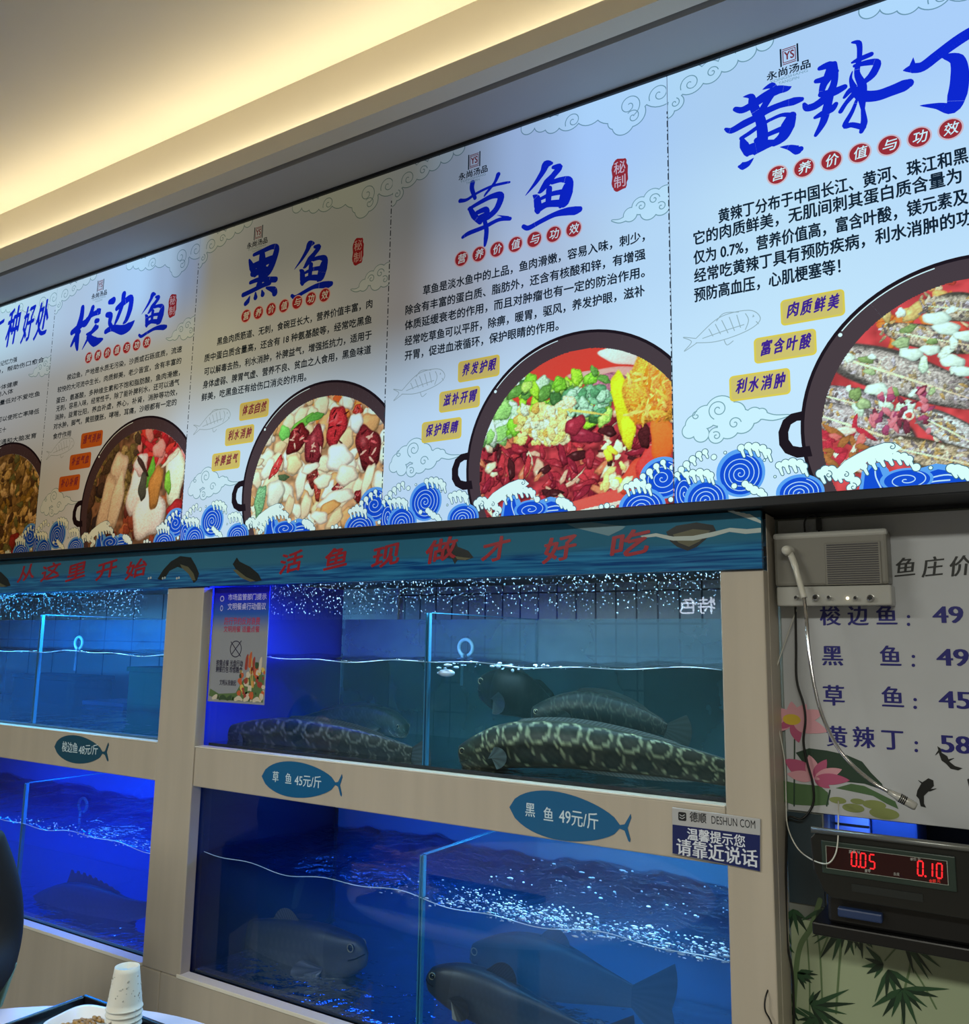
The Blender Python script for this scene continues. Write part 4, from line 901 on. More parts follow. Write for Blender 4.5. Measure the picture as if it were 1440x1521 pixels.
# things behind the upper left tank
def crate(nm, lab, cat, pxa, pya, pxb, pyb, y, dep, mat, top=None):
    a, b = PY(pxa, pya, y), PY(pxb, pya, y); t = thing(nm, lab, cat, (0, 0, 0)); zt = a.z
    MB().box((a.x, y, 0.002), (b.x, y+dep, zt-.02)).build('crate_body', mat, t, bevel=.006); MB().box((a.x-.008, y-.008, zt-.02), (b.x+.008, y+dep+.008, zt)).build('crate_rim', mat, t, bevel=.004)
    return t
crate('plastic_crate', 'tall dark green plastic bin seen through the upper left tank', 'bin', 192, 990, 262, 1085, .665, .22, GREEN)
BUCK = pbr('blue_bin_plastic', (60, 120, 190), .4)
crate('plastic_crate', 'blue plastic bin beside the green bin behind the tank', 'bin', 126, 1040, 184, 1085, .665, .2, BUCK)
crate('plastic_crate', 'dark grey bin left of the blue bin behind the tank', 'bin', 20, 1000, 112, 1085, .665, .2, pbr('dark_bin_plastic', (44, 62, 74), .6))

# ------------------------------------------------------------------ FISH
FISH = vcol('fish_skin', .38, .35); FIN = vcol('fin_skin', .35, .5); EYE = pbr('fish_eye', (12, 12, 12), .05, spec=1); EYER = pbr('fish_eye_ring', (150, 140, 110), .3)
def fish(name, label, pts, hh, wid, colf, dorsal=(.35, .9, .35), anal=(.55, .9, .28), tail='round', group=None, headflat=.8, pect=.22, fin_rgb=(40, 44, 44), spikes=False):
    """pts: head -> tail (px, py, y); hh: half heights along it"""
    P_ = np.array([list(PY(a, b, y)) for a, b, y in pts]); n = 150; k = 44
    tt = np.linspace(0, 1, len(P_)); L_ = [0]
    def cat(t):
        i = min(int(t*(len(P_)-1)), len(P_)-2); u = t*(len(P_)-1)-i; p0, p1, p2, p3 = P_[max(i-1, 0)], P_[i], P_[i+1], P_[min(i+2, len(P_)-1)]
        return .5*((2*p1)+(p2-p0)*u+(2*p0-5*p1+4*p2-p3)*u*u+(3*p1-p0-3*p2+p3)*u**3)
    C = np.array([cat(i/(n-1)) for i in range(n)]); ln = sum(np.linalg.norm(C[i+1]-C[i]) for i in range(n-1))
    frames = []
    for i in range(n):
        t = C[min(i+1, n-1)]-C[max(i-1, 0)]; t /= np.linalg.norm(t)
        u = np.array([0, 0, 1.])-t*t[2]; u /= np.linalg.norm(u); s = np.cross(t, u); frames.append((t, u, s))
    hts = np.interp(np.linspace(0, 1, n), np.linspace(0, 1, len(hh)), hh)
    hts = np.convolve(np.pad(hts, 9, 'edge'), np.ones(19)/19, 'valid'); hts[:8] *= np.sqrt(np.linspace(.06, 1, 8))
    root = thing(name, label, 'fish', (0, 0, 0), group); b = MB()
    for i in range(n):
        t, u, s = frames[i]; f_ = i/(n-1); wr = wid*(1 if f_ < .55 else max(.25, 1-(f_-.55)*1.7))
        for j in range(k):
            g = 2*pi*j/k; sq = 1-.12*cos(2*g)**2
            p = C[i]+u*hts[i]*cos(g)*sq+s*hts[i]*wr*sin(g); b.v.append(tuple(p)); b.c.append((*lin(colf(f_, g, f_*ln, hts[i]*g)), 1))
    for i in range(n-1):
        for j in range(k): b.f.append([i*k+j, i*k+(j+1) % k, (i+1)*k+(j+1) % k, (i+1)*k+j]); b.m.append(0)
    b.f.append(list(range(k))[::-1]); b.f.append(list(range((n-1)*k, n*k))); b.m += [0, 0]
    body = b.build('body', FISH, root, smooth=True); 
    def fin(nm, outer):
        q = MB(); m_ = len(outer)
        for sgn in (-1, 1):
            for (p, o, sd) in outer: q.v += [tuple(np.array(p)+np.array(sd)*.0016*sgn), tuple(np.array(o)+np.array(sd)*.0006*sgn)]
        for w_ in (0, 1):
            for i in range(m_-1): q.f.append([w_*2*m_+2*i, w_*2*m_+2*i+1, w_*2*m_+2*i+3, w_*2*m_+2*i+2]); q.m.append(0)
        for i in range(m_-1): q.f.append([2*i+1, 2*i+3, 2*m_+2*i+3, 2*m_+2*i+1]); q.m.append(0)
        for idx in range(len(q.v)):
            st = .8+.5*((idx//2) % 2); q.c.append((*lin([min(255, c*st) for c in fin_rgb]), 1))
        return q.build(nm, FIN, root)
    mh = max(hts)
    for nm, spec, sg in (('dorsal_fin', dorsal, 1), ('anal_fin', anal, -1)):
        if not spec: continue
        i0, i1 = int(spec[0]*(n-1)), int(spec[1]*(n-1)); out = []
        for i in range(i0, i1+1):
            t, u, s = frames[i]; r_ = (i-i0)/(i1-i0); pr = sin(pi*min(1, r_*1.15+.12))**.5 if not spikes else (1-r_)*.9+.1
            if spikes and (i//3) % 2: pr *= .75
            base = C[i]+sg*u*hts[i]*.86; out.append((base, base+sg*u*mh*spec[2]*max(pr, .05)+t*mh*.25, s))
        fin(nm, out)
    t, u, s = frames[-1]; out = []; h_ = hts[-1]
    for q in range(15):
        v = -1+2*q/14; ang = v*(.95 if tail == 'round' else .8); rr = mh*(1.25 if tail == 'round' else 1.2+.55*abs(v)**1.2)
        out.append((C[-1]+u*v*h_*.8-t*.004, C[-1]+t*rr*cos(ang)+u*rr*sin(ang), s))
    fin('tail_fin', out)
    ip = int(pect*(n-1)); t, u, s = frames[ip]
    for sg in (-1, 1):
        base = C[ip]+s*sg*hts[ip]*wid*.9-u*hts[ip]*.35; out = []
        for q in range(9):
            a = radians(-40+95*q/8); d = t*cos(a)*.9-u*sin(a)*.75+s*sg*.45; out.append((base+t*.01*q/8, base+d*mh*(.75+.35*sin(pi*q/8)), s))
        fin('pectoral_fin', out)
    ie = max(3, int(.075*(n-1))); t, u, s = frames[ie]
    for sg in (-1, 1):
        c = C[ie]+u*hts[ie]*.42+s*sg*hts[ie]*wid*.80; e = MB().ball(tuple(c), mh*.11, 12, 8).build('eye', EYE, root, smooth=True)
        MB().tube([tuple(c+s*sg*mh*.06+(t*cos(a)+u*sin(a))*mh*.11) for a in np.linspace(0, 2*pi, 17)], mh*.018, 5).build('eye_ring', EYER, e, smooth=True)
    # mouth slit and gill cover edge
    i0, i1 = 1, max(4, int(.10*(n-1)))
    MB().tube([tuple(C[i]-frames[i][1]*hts[i]*.18+frames[i][2]*sg*hts[i]*wid*1.0) for sg, rng_ in ((-1, range(i1, i0-1, -1)), (1, range(i0, i1+1))) for i in rng_], mh*.02, 5).build('mouth', FIN, root, smooth=True)
    ig = int(.2*(n-1)); t, u, s = frames[ig]
    for sg in (-1, 1):
        MB().tube([tuple(C[ig]+u*hts[ig]*cos(g)*.97+s*sg*hts[ig]*wid*sin(g)*1.0+t*mh*.25*sin(g)) for g in np.linspace(.5, 2.5, 12)], mh*.022, 5).build('gill_edge', FIN, root, smooth=True)
        o = bpy.data.objects[-1] if False else None
    return root
def snake_col(base=(46, 50, 44), ring=(132, 134, 112), dark=(24, 28, 26), belly=(80, 78, 66), n1=9, amp=1.0):
    rng = random.Random(3)
    def c(t, g, s, a):
        gg = abs(((g+pi) % (2*pi))-pi)                       # 0 back .. pi belly
        col = [base[i]*(1-gg/pi)+belly[i]*(gg/pi) for i in range(3)] if gg > 1.9 else list(base)
        if t > .16:
            for row, off in ((.95, 0), (1.95, .5)):
                k = t*n1*1.25+off; dx = (k-round(k))/.40; dz = (gg-row)/.50; d = math.hypot(dx, dz)*(1+.05*sin(9*math.atan2(dz, dx)+row*5))
                if d < .80: col = [dark[i]*.35+base[i]*.65 for i in range(3)] if d < .5 else dark
                elif d < 1.05 and (row < 1.5 or sin(t*140+g*9) > -.2): col = [base[i]*(1-amp)+ring[i]*amp for i in range(3)]
            if abs(gg-.45) < .1 and sin(t*90) > 0: col = [x*1.3 for x in col]
        else:
            if gg > .9 and sin(t*160+g*7)*sin(g*13+t*60) > .35: col = [x*1.9 for x in col]
        f_ = .72+.5*(sin(t*231+g*3)*sin(g*24+t*40)*.5+.5)
        return [min(255, x*f_) for x in col]
    return c
def carp_col(back=(44, 52, 62), side=(92, 100, 108), belly=(150, 150, 150)):
    def c(t, g, s, a):
        gg = abs(((g+pi) % (2*pi))-pi); m_ = min(1, gg/1.7); col = [back[i]*(1-m_)+side[i]*m_ for i in range(3)]
        if gg > 2.1: q = (gg-2.1)/1.04; col = [col[i]*(1-q)+belly[i]*q for i in range(3)]
        if t > .22: f_ = .90+.14*abs(sin(t*95+(int(g*9) % 2)*pi/2)*sin(g*9))
        else: f_ = .8
        return [x*f_ for x in col]
    return c
SH = [.022, .034, .043, .047, .048, .046, .042, .036, .028, .020, .015]
fish('snakehead_fish', 'long dark snakehead resting along the floor in the left half of upper right tank', [(308, 1092, .16), (360, 1090, .17), (430, 1090, .16), (500, 1098, .14), (560, 1110, .13), (612, 1124, .12)], [.003, .022, .042, .052, .054, .052, .048, .044, .040, .034, .028], .8, snake_col((34, 36, 32), (84, 80, 72), dark=(20, 22, 20), belly=(48, 46, 40)), fin_rgb=(44, 50, 54), dorsal=(.4, .95, .22), anal=None)
fish('snakehead_fish', 'plain dark snakehead lying behind the long one near the partition', [(604, 1088, .40), (575, 1072, .42), (530, 1066, .42), (480, 1068, .42), (436, 1074, .42)], [.02, .036, .046, .048, .046, .04, .032, .022, .014], .8, snake_col((34, 42, 42), (60, 64, 60), amp=.5), fin_rgb=(30, 38, 40), dorsal=(.3, .9, .2), anal=None)
fish('snakehead_fish', 'dark snakehead with raised head just under the water surface', [(714, 1020, .30), (742, 1024, .30), (770, 1032, .30), (800, 1050, .34), (830, 1068, .40), (880, 1080, .46)], [.028, .052, .070, .074, .066, .052, .042, .034, .026, .018], .75, snake_col((18, 20, 19), (34, 34, 31), dark=(12, 13, 12), belly=(24, 24, 22), amp=.6), fin_rgb=(34, 38, 38), dorsal=(.45, .9, .2))
fish('snakehead_fish', 'middle snakehead with faint side rings behind the boldly ringed one', [(790, 1066, .24), (825, 1058, .26), (870, 1052, .27), (915, 1058, .27), (960, 1072, .26), (990, 1084, .26)], [.024, .038, .048, .052, .050, .046, .040, .032, .024, .016], .8, snake_col((24, 27, 26), (64, 66, 58), dark=(14, 16, 15), belly=(36, 36, 32), amp=.8), fin_rgb=(34, 40, 40), dorsal=(.35, .9, .2))
fish('snakehead_fish', 'biggest snakehead in front with bold pale ringed blotches along its side', [(684, 1128, .10), (720, 1116, .11), (765, 1106, .12), (840, 1106, .12), (920, 1116, .12), (1000, 1130, .12), (1080, 1148, .12)], [.030, .046, .056, .062, .064, .062, .058, .052, .046, .038, .030], .8, snake_col((38, 42, 34), (128, 128, 100), dark=(18, 24, 18), belly=(56, 50, 40)), fin_rgb=(70, 80, 82), dorsal=(.35, .98, .16), anal=(.55, .98, .16))
fish('carp', 'big dark carp swimming left in the deep blue lower left tank', [(34, 1358, .20), (70, 1350, .20), (110, 1345, .20), (150, 1348, .20), (190, 1352, .20), (225, 1350, .20)], [.028, .060, .082, .090, .090, .082, .066, .048, .032, .022], .5, carp_col((30, 34, 60), (50, 56, 96), (90, 90, 130)), dorsal=(.36, .72, .5), anal=(.7, .84, .3), tail='fork', fin_rgb=(30, 30, 60), spikes=True)
fish('carp', 'large pale grey grass carp at the bottom of the lower right tank', [(545, 1415, .26), (500, 1418, .26), (450, 1412, .26), (400, 1402, .28), (350, 1392, .30), (300, 1388, .32)], [.030, .062, .086, .094, .094, .088, .076, .062, .048, .034], .55, carp_col((56, 58, 64), (92, 90, 92), (112, 108, 104)), dorsal=(.42, .58, .35), anal=None, tail='fork', fin_rgb=(80, 80, 90))
fish('carp', 'shadowy dark carp above the pale one at the left of lower right tank', [(306, 1322, .46), (335, 1330, .48), (375, 1340, .50), (430, 1348, .54)], [.02, .04, .05, .05, .046, .04, .03, .02], .6, carp_col((40, 44, 44), (70, 72, 66), (90, 90, 84)), dorsal=(.42, .6, .3), anal=None, tail='fork', fin_rgb=(40, 44, 50))
fish('carp', 'dark carp facing left in front beside the partition of lower right tank', [(634, 1452, .10), (670, 1462, .12), (715, 1478, .14), (765, 1500, .16), (820, 1522, .18), (880, 1545, .2)], [.020, .044, .060, .068, .070, .066, .058, .046, .034, .024], .6, carp_col((34, 38, 46), (64, 68, 76), (110, 110, 116)), dorsal=(.40, .58, .5), anal=(.7, .82, .3), tail='fork', fin_rgb=(34, 38, 46))
fish('carp', 'blurred dark carp behind the front one under the bubbling surface', [(700, 1420, .42), (760, 1425, .42), (820, 1440, .42), (880, 1460, .42), (940, 1480, .42)], [.03, .06, .08, .088, .086, .076, .06, .044, .03], .55, carp_col((34, 38, 46), (54, 58, 66), (80, 80, 90)), dorsal=(.42, .6, .4), anal=None, tail='fork', fin_rgb=(34, 38, 46))

# ------------------------------------------------------------------ STICKERS ON THE CABINET
TEAL = pbr('teal_sticker', (14, 92, 140), .35); TEALD = pbr('dark_teal_sticker', (16, 72, 96), .35); STW = pbr('white_marker', (200, 222, 232), .5)
def sticker(lab, outline, org, sc, txts, mat):
    t = Flat(0)
    pts = [(p[0], p[1]) for p in px2(outline, org, sc, -.001)]
    o = MB().prism(pts, -.0016, -.0003).build('fish_shaped_sticker', mat); tag(o, lab, 'sticker', 'fish shaped price stickers')
    f = Flat(-.0020)
    for s, a, b, h in txts:
        p, q = px2([a], org, sc, -.001)[0], px2([b], org, sc, -.001)[0]; f.text(s, p, q, h, 0, 0); f.text(s, (p[0]+.0007, p[1]+.0003), (q[0]+.0007, q[1]+.0003), h, 0, 0)
    f.build('price_lettering', STW, o)
    return o
def fish_outline(x0, y0, x1, y1, x2, yt0, yt1, H):
    """nose, tail joint, tail tip ends; quadratic body"""
    up_, dn = [], []
    for k in range(21):
        t = k/20; c = (x0+(x1-x0)*t, y0+(y1-y0)*t); w_ = H*(max(0, 4*t*(1-t)))**.62*(1.12-.35*t)+H*.07*t
        up_.append((c[0], c[1]-w_)); dn.append((c[0], c[1]+w_))
    xm = x1+(x2-x1)*.45; tail = [(xm, y1-H*.10), (x2-(x2-x1)*.12, yt0+H*.1), (x2, yt0), (x2+H*.03, yt0+H*.16), (x1+(x2-x1)*.72, (yt0+yt1)/2), (x2, yt1-H*.12), (x2-H*.02, yt1), (x2-(x2-x1)*.2, yt1-H*.05), (xm, y1+H*.16)]
    return up_+tail+dn[::-1][:-1]
sticker('small fish sticker reading 48 yuan below the upper left tank', fish_outline(81, 1109, 152, 1118, 161, 1103, 1131, 21), (0, 0), 1, [('梭边鱼', (92, 1116), (115, 1119), .036), ('48元/斤', (117, 1121), (145, 1121), .036)], TEALD)
sticker('middle fish sticker reading 45 yuan for grass carp', fish_outline(389, 1153, 498, 1164, 508, 1150, 1183, 27), (0, 0), 1, [('草', (405, 1161), (414, 1162), .031), ('鱼', (424, 1164), (433, 1165), .031), ('45元/斤', (438, 1167), (477, 1171), .034)], TEAL)
sticker('largest fish sticker reading 49 yuan for black fish', fish_outline(757, 1199, 921, 1228, 937, 1209, 1251, 36), (0, 0), 1, [('黑', (781, 1212), (795, 1214), .033), ('鱼', (808, 1219), (822, 1221), .033), ('49元/斤', (831, 1223), (889, 1233), .038)], TEAL)
# call-counter sign on the corner of the beam
NAVYS = pbr('navy_sign_ink', (22, 34, 92), .3); SIGNW = pbr('sign_silver', (176, 178, 180), .3); SGT = pbr('sign_black_ink', (20, 22, 24), .4); SGW = pbr('sign_white_ink', (215, 222, 232), .4)
Q = lambda a, b: px2([(a, b)], (600, 1160), 2.618, -.004)[0]
c4 = [Q(1046, 282), Q(1389, 352), Q(1389, 147), Q(1046, 102)]
o = MB().prism(c4, -.0075, -.0035).build('notice_plate', SIGNW, bevel=.001); tag(o, 'silver and navy notice plate asking people to speak close, on the right post', 'sign')
nt_ = Flat(-.0078).poly([Q(1048, 280), Q(1388, 350), Q(1388, 210), Q(1048, 168)]).build('navy_field', NAVYS, o)
f = Flat(-.0084); f.text('温馨提示您', Q(1105, 226), Q(1330, 258), .025, 0, 0).text('温馨提示您', (Q(1105, 226)[0]+.0007, Q(1105, 226)[1]), (Q(1330, 258)[0]+.0007, Q(1330, 258)[1]), .025)
for d in (0, .0008, .0016): f.text('请靠近说话', (Q(1064, 284)[0]+d, Q(1064, 284)[1]+d*.4), (Q(1378, 336)[0]+d, Q(1378, 336)[1]+d*.4), .035, 0, 0)
f.build('white_lettering', SGW, nt_)
f = Flat(-.0078); f.text('德顺', Q(1115, 156), Q(1180, 164), .021).text('DESHUN COM', Q(1200, 168), Q(1370, 188), .022, 0, 0)
f.poly(rrect(*Q(1086, 137), .0085, .0085, .003), 0); f.build('brand_lettering', SGT, o)
f = Flat(-.0083); c = Q(1086, 137); f.stroke([(c[0]-.005, c[1]+.003, .0016), (c[0], c[1]+.001, .0016), (c[0]+.005, c[1]+.004, .0016)], 0).stroke([(c[0]-.005, c[1]-.002, .0016), (c[0], c[1]-.004, .0016), (c[0]+.005, c[1]-.001, .0016)], 0); f.build('logo_mark', SIGNW, o)

# poster on the glass of the upper right tank
PO = Vector((0, .0355, 0))
R5 = lambda a, b: px2([(a, b)], (300, 860), 7.605, .033)[0]
def grad(name):
    mt, nt, N, L = nodes(name); b = N['Principled BSDF']; geo = N.new('ShaderNodeNewGeometry'); sp = N.new('ShaderNodeSeparateXYZ'); L.new(geo.outputs['Position'], sp.inputs[0])
    mr = N.new('ShaderNodeMapRange'); mr.inputs[1].default_value = R5(100, 600)[1]; mr.inputs[2].default_value = R5(100, 200)[1]; L.new(sp.outputs['Z'], mr.inputs[0])
    r = N.new('ShaderNodeValToRGB'); e = r.color_ramp.elements; e[0].color = (*lin((142, 146, 152)), 1); e[1].color = (*lin((14, 20, 200)), 1); q = e.new(.5); q.color = (*lin((40, 90, 176)), 1); L.new(mr.outputs[0], r.inputs[0])
    L.new(r.outputs[0], b.inputs['Base Color']); b.inputs['Roughness'].default_value = .3; return mt
a, b = R5(85, 105), R5(715, 1400)
pl = R5(60, 1370)[0]; pr_ = R5(735, 700)[0]; pt, pb = R5(85, 100)[1], R5(60, 1380)[1]
o = MB().box((pl, .0345, pb), (pr_, .0365, pt)).build('food_waste_poster', grad('poster_print')); tag(o, 'portrait poster against food waste fixed on the glass at left of upper right tank', 'poster')
PW_, PH_ = pr_-pl, pt-pb
def pp(u, v): return (pl+u*PW_, pb+v*PH_)
PRED = pbr('poster_red', (170, 60, 90), .4); PPK = pbr('poster_pale_ink', (190, 190, 235), .4); PDK = pbr('poster_dark_ink', (50, 48, 70), .4); PGR = pbr('poster_green', (84, 110, 66), .4); POR = pbr('poster_orange', (190, 90, 50), .4); PYE = pbr('poster_yellow', (206, 180, 90), .4)
f = Flat(.0341); f.text('市场监管部门提示', pp(.27, .885), pp(.95, .885), .020).text('文明餐桌行动倡议', pp(.27, .80), pp(.95, .80), .022)
f.ring(pp(.16, .90), .009, .006, 0, 20).ring(pp(.16, .815), (.006, .009), (.004, .006), 0, 20); f.build('heading_lettering', PPK, o)
f = Flat(.0341); f.text('厉行节约反对浪费', pp(.22, .67), pp(.86, .67), .024).text('文明用餐 适量点餐', pp(.22, .605), pp(.86, .605), .020); f.build('slogan_lettering', PRED, o)
f = Flat(.0341); f.ring(pp(.46, .46), .025, .022, 0, 36)
for s in (((.37, .52), (.55, .40)), ((.40, .42), (.55, .53))): f.stroke([(*pp(*s[0]), .003), (*pp(*s[1]), .003)], 0, sub=1)
f.text('按需点餐 光盘行动', pp(.12, .31), pp(.60, .31), .020).text('剩餐打包 珍惜粮食', pp(.12, .255), pp(.60, .255), .020).text('文明从我做起', pp(.2, .145), pp(.50, .145), .018); f.build('icon_and_lettering', PDK, o)
f = Flat(.0341); f.poly([pp(.02, .05), pp(.04, .11), pp(.2, .07), pp(.5, .085), pp(.62, .2), pp(.72, .24), pp(.98, .25), pp(.98, .02), pp(.5, .02), pp(.2, .0+.02)], 0)
pr2 = random.Random(5); INKS = [PGR, POR, PYE, pbr('poster_cream', (200, 190, 170), .4), pbr('poster_deep_green', (52, 76, 50), .4), pbr('poster_brick', (150, 60, 50), .4)]
for q in range(46):
    u = .56+.42*pr2.random(); v = .06+.30*pr2.random()*(.4+.6*u); k = pr2.choice([1, 2, 3, 4, 5, 5, 1, 3]); r_ = .004+.007*pr2.random(); c = pp(u, v)
    f.poly([(c[0]+r_*(.7+.5*pr2.random())*cos(g), c[1]+r_*(.7+.6*pr2.random())*sin(g)) for g in [2*pi*j/8 for j in range(8)]], k)
for u, v, k in ((.66, .40, 5), (.72, .42, 1), (.78, .38, 5), (.90, .38, 3), (.86, .30, 5)): f.stroke([(*pp(u, v-.10), .012), (*pp(u+.01, v-.02), .011), (*pp(u+.02, v+.01), .006)], k)
f.stroke([(*pp(.70, .40), .003), (*pp(.78, .14), .003)], 2, sub=1); f.stroke([(*pp(.74, .44), .003), (*pp(.80, .14), .003)], 2, sub=1)
for u in (.1, .22, .36, .5, .66, .82): f.stroke([(*pp(u, .03), .010), (*pp(u+.06, .045), .014), (*pp(u+.12, .03), .006)], 3 if u < .12 or u > .45 else 4)
f.build('food_picture', INKS, o)

# sheet on the back wall, painted as a notice reflected in the glass
b = MB().box((PY(449, 866, .9).x, .935, 1.62), (PY(583, 905, .9).x, .945, 1.83)).build('reflected_notice', pbr('reflected_notice_sheet', (206, 214, 224), .5)); tag(b, 'sheet on the tiles painted as a notice reflected in the tank glass', 'notice')
bx0, bx1 = PY(449, 866, .9).x, PY(583, 905, .9).x
f = Flat(.9345); rn = random.Random(2)
for zz, hh, x0_, x1_ in ((1.728, .030, .36, .74), (1.704, .012, .36, .95), (1.688, .010, .05, .5), (1.672, .008, .36, .9)):
    x = bx0+(bx1-bx0)*x0_
    while x < bx0+(bx1-bx0)*x1_:
        for q in range(4): c = (x+hh*rn.random()*.8, zz+hh*rn.random()*.8); f.stroke([(c[0], c[1], hh*.12), (c[0]+hh*.5*(rn.random()-.5), c[1]+hh*.5*(rn.random()-.5), hh*.12)], 0, sub=1)
        x += hh*1.15
f.poly([(bx0, 1.622), (bx1, 1.622), (bx1, 1.648), (bx0, 1.648)]); f.build('reflected_lettering', pbr('reflected_notice_ink', (40, 70, 130), .5), b)

# ------------------------------------------------------------------ RIGHT RECESS : price board, intercom, scale, bamboo panel
YR = .11
ZH0, ZH1 = 1.085, 1.268               # service hatch
struct('wall_right_recess', MB().box((XD, YR, ZH1), (2.2, YR+.06, 1.889)).box((XD, YR, 0), (2.2, YR+.06, ZH0)).box((XD, YR, ZH0), (-.385+.0, YR+.06, ZH1)), pbr('recess_paint', (120, 124, 116), .6))
struct('trim_4', MB().box((XD, YR-.012, 1.872), (2.2, YR-.001, 1.889)), M['alu'])
struct('trim_5', MB().box((XD+.003, YR-.006, 1.09), (-.388, YR-.0005, 1.266)), pbr('slate_panel', (44, 58, 66), .3))
BOARD = pbr('price_board_print', (178, 181, 184), .28, noise=.05, nscale=5)
pb_ = MB().box((-.452, YR-.006, 1.27), (.35, YR-.001, 1.868)).build('price_board', BOARD); tag(pb_, 'white price board with navy fish prices and printed lotus flowers', 'price board')
yp = YR-.0066
V = lambda a, b: px2([(a, b)], (1120, 740), 3.042, yp)[0]
NAV = pbr('navy_price_ink', (30, 30, 110), .35); BRK = pbr('black_brush_ink', (24, 26, 26), .35)
f = Flat(yp)
for s, a, b_, h in (('梭', (300,575), (395,575), .044), ('边', (425,575), (520,575), .044), ('鱼', (555,575), (650,575), .044), ('黑', (310,755), (405,755), .044), ('鱼', (572,760), (668,760), .044), ('草', (315,935), (412,935), .044), ('鱼', (580,945), (680,948), .044), ('黄', (330,1120), (425,1120), .044), ('辣', (450,1125), (550,1128), .044), ('丁', (580,1135), (680,1140), .044)):
    p, q = V(*a), V(*b_)
    for d in (0, .0008, .0016, .0024): f.text(s, (p[0]+d, p[1]+d*.3), (q[0]+d-.002, p[1]+d*.3), h, 0, 0)
for s, a, b_ in (('49', (810,565), (950,565)), ('49', (828,757), (975,760)), ('45', (838,948), (985,952)), ('58', (845,1148), (985,1150))):
    p, q = V(*a), V(*b_)
    for d in (0, .0012, .0024, .0036): f.text(s, (p[0]+d, p[1]-.003), (q[0]+d-.003, p[1]-.003), .046, 0, 0)
for a in ((700, 535), (700, 570), (722, 715), (722, 755), (730, 910), (730, 945), (735, 1105), (735, 1140)): f.disc(V(*a), .0032, 0, 12)
f.build('price_lettering', NAV, pb_)
f = Flat(yp)
for s, a, b_ in (('鱼', (635,360), (725,350)), ('庄', (758,358), (850,355)), ('价', (880,355), (975,350)), ('格', (1010,350), (1100,350))):
    p, q = V(*a), V(*b_)
    for d in (0, .0010, .0018): f.text(s, (p[0]+d, p[1]), (q[0]+d, p[1]+.003), .042, 0, 0, shear=.15)
f.build('heading_lettering', BRK, pb_)
# lotus
LP, LPD, LY_, LG, LGD = pbr('lotus_pink', (206, 150, 160), .35), pbr('lotus_deep_pink', (176, 84, 118), .35), pbr('lotus_yellow', (206, 176, 60), .35), pbr('lotus_leaf', (74, 104, 66), .35), pbr('lotus_leaf_dark', (40, 62, 48), .35)
def petal(fl, c, tip, w_, mi=0):
    c, tip = np.array(c, float), np.array(tip, float); d = tip-c; n_ = np.array([-d[1], d[0]]); 
    P_ = [c+d*t+n_*w_*s_*sin(pi*min(1, t**.8))**.8 for t, s_ in [(k/10, 1) for k in range(11)]]+[c+d*t-n_*w_*sin(pi*min(1, t**.8))**.8 for t in [k/10 for k in range(9, 0, -1)]]
    fl.poly([V(*p) for p in P_], mi)
f = Flat(yp)
f.poly([V(*q) for q in ((190,1150),(250,1130),(330,1140),(420,1160),(490,1190),(530,1240),(580,1290),(590,1320),(500,1290),(400,1280),(300,1240),(220,1190))], 1)
f.poly([V(*q) for q in ((370,1310),(440,1290),(500,1300),(560,1330),(640,1370),(655,1405),(600,1380),(540,1345),(470,1330))], 0)
f.poly([V(*q) for q in ((85,1290),(130,1275),(200,1290),(300,1300),(335,1330),(340,1385),(270,1390),(180,1385),(120,1365),(90,1340))], 0)
for c, r in (((450,1400), 46), ((545,1385), 48), ((590,1425), 60), ((470,1370), 30), ((380,1365), 36)):
    p = V(*c); f.disc(p, (r*.00045, r*.00018), 2, 20)
for st in (((185,1090), (183,1390)), ((345,1320), (330,1390))): f.stroke([(*V(*q), .003) for q in st], 1, sub=1)
f.build('lotus_leaf_print', [LG, LGD, pbr('lily_pad', (130, 140, 84), .35)], pb_)
f = Flat(yp-.0003)
for tip, w_, mi in (((78,1050),.22,0), ((100,950),.26,0), ((170,918),.30,0), ((240,930),.28,0), ((318,965),.22,0), ((335,1055),.20,0), ((205,1105),.26,1), ((280,1060),.26,0), ((110,1040),.22,1)): petal(f, (180, 1005), tip, w_, mi)
for tip, w_, mi in (((140,1180),.24,1), ((150,1245),.2,0), ((250,1160),.28,0), ((330,1180),.26,1), ((400,1225),.2,0), ((435,1275),.16,1), ((345,1310),.22,1), ((300,1270),.26,0)): petal(f, (275, 1265), tip, w_, mi)
f.disc(V(172, 1000), (.018, .011), 2, 22); f.build('lotus_flower_print', [LP, LPD, LY_], pb_)
f = Flat(yp-.0003)
for P_ in ([(830,1120),(845,1130),(850,1150),(875,1165),(885,1190),(910,1210),(945,1220),(925,1230),(890,1222),(870,1200),(850,1185),(840,1160)], [(740,1320),(760,1285),(790,1265),(812,1275),(815,1300),(795,1320),(770,1345),(770,1380),(780,1398),(755,1392),(748,1360),(735,1345)], [(965,1270),(985,1262),(1010,1290),(1000,1320),(975,1310)]): f.poly([V(*q) for q in P_], 0)
for a, b_ in (((840,1140),(822,1160)), ((880,1185),(905,1175)), ((795,1320),(825,1312)), ((765,1290),(745,1275))): f.stroke([(*V(*a), .004), (*V(*b_), .001)], 0, sub=1)
f.build('ink_carp_print', BRK, pb_)

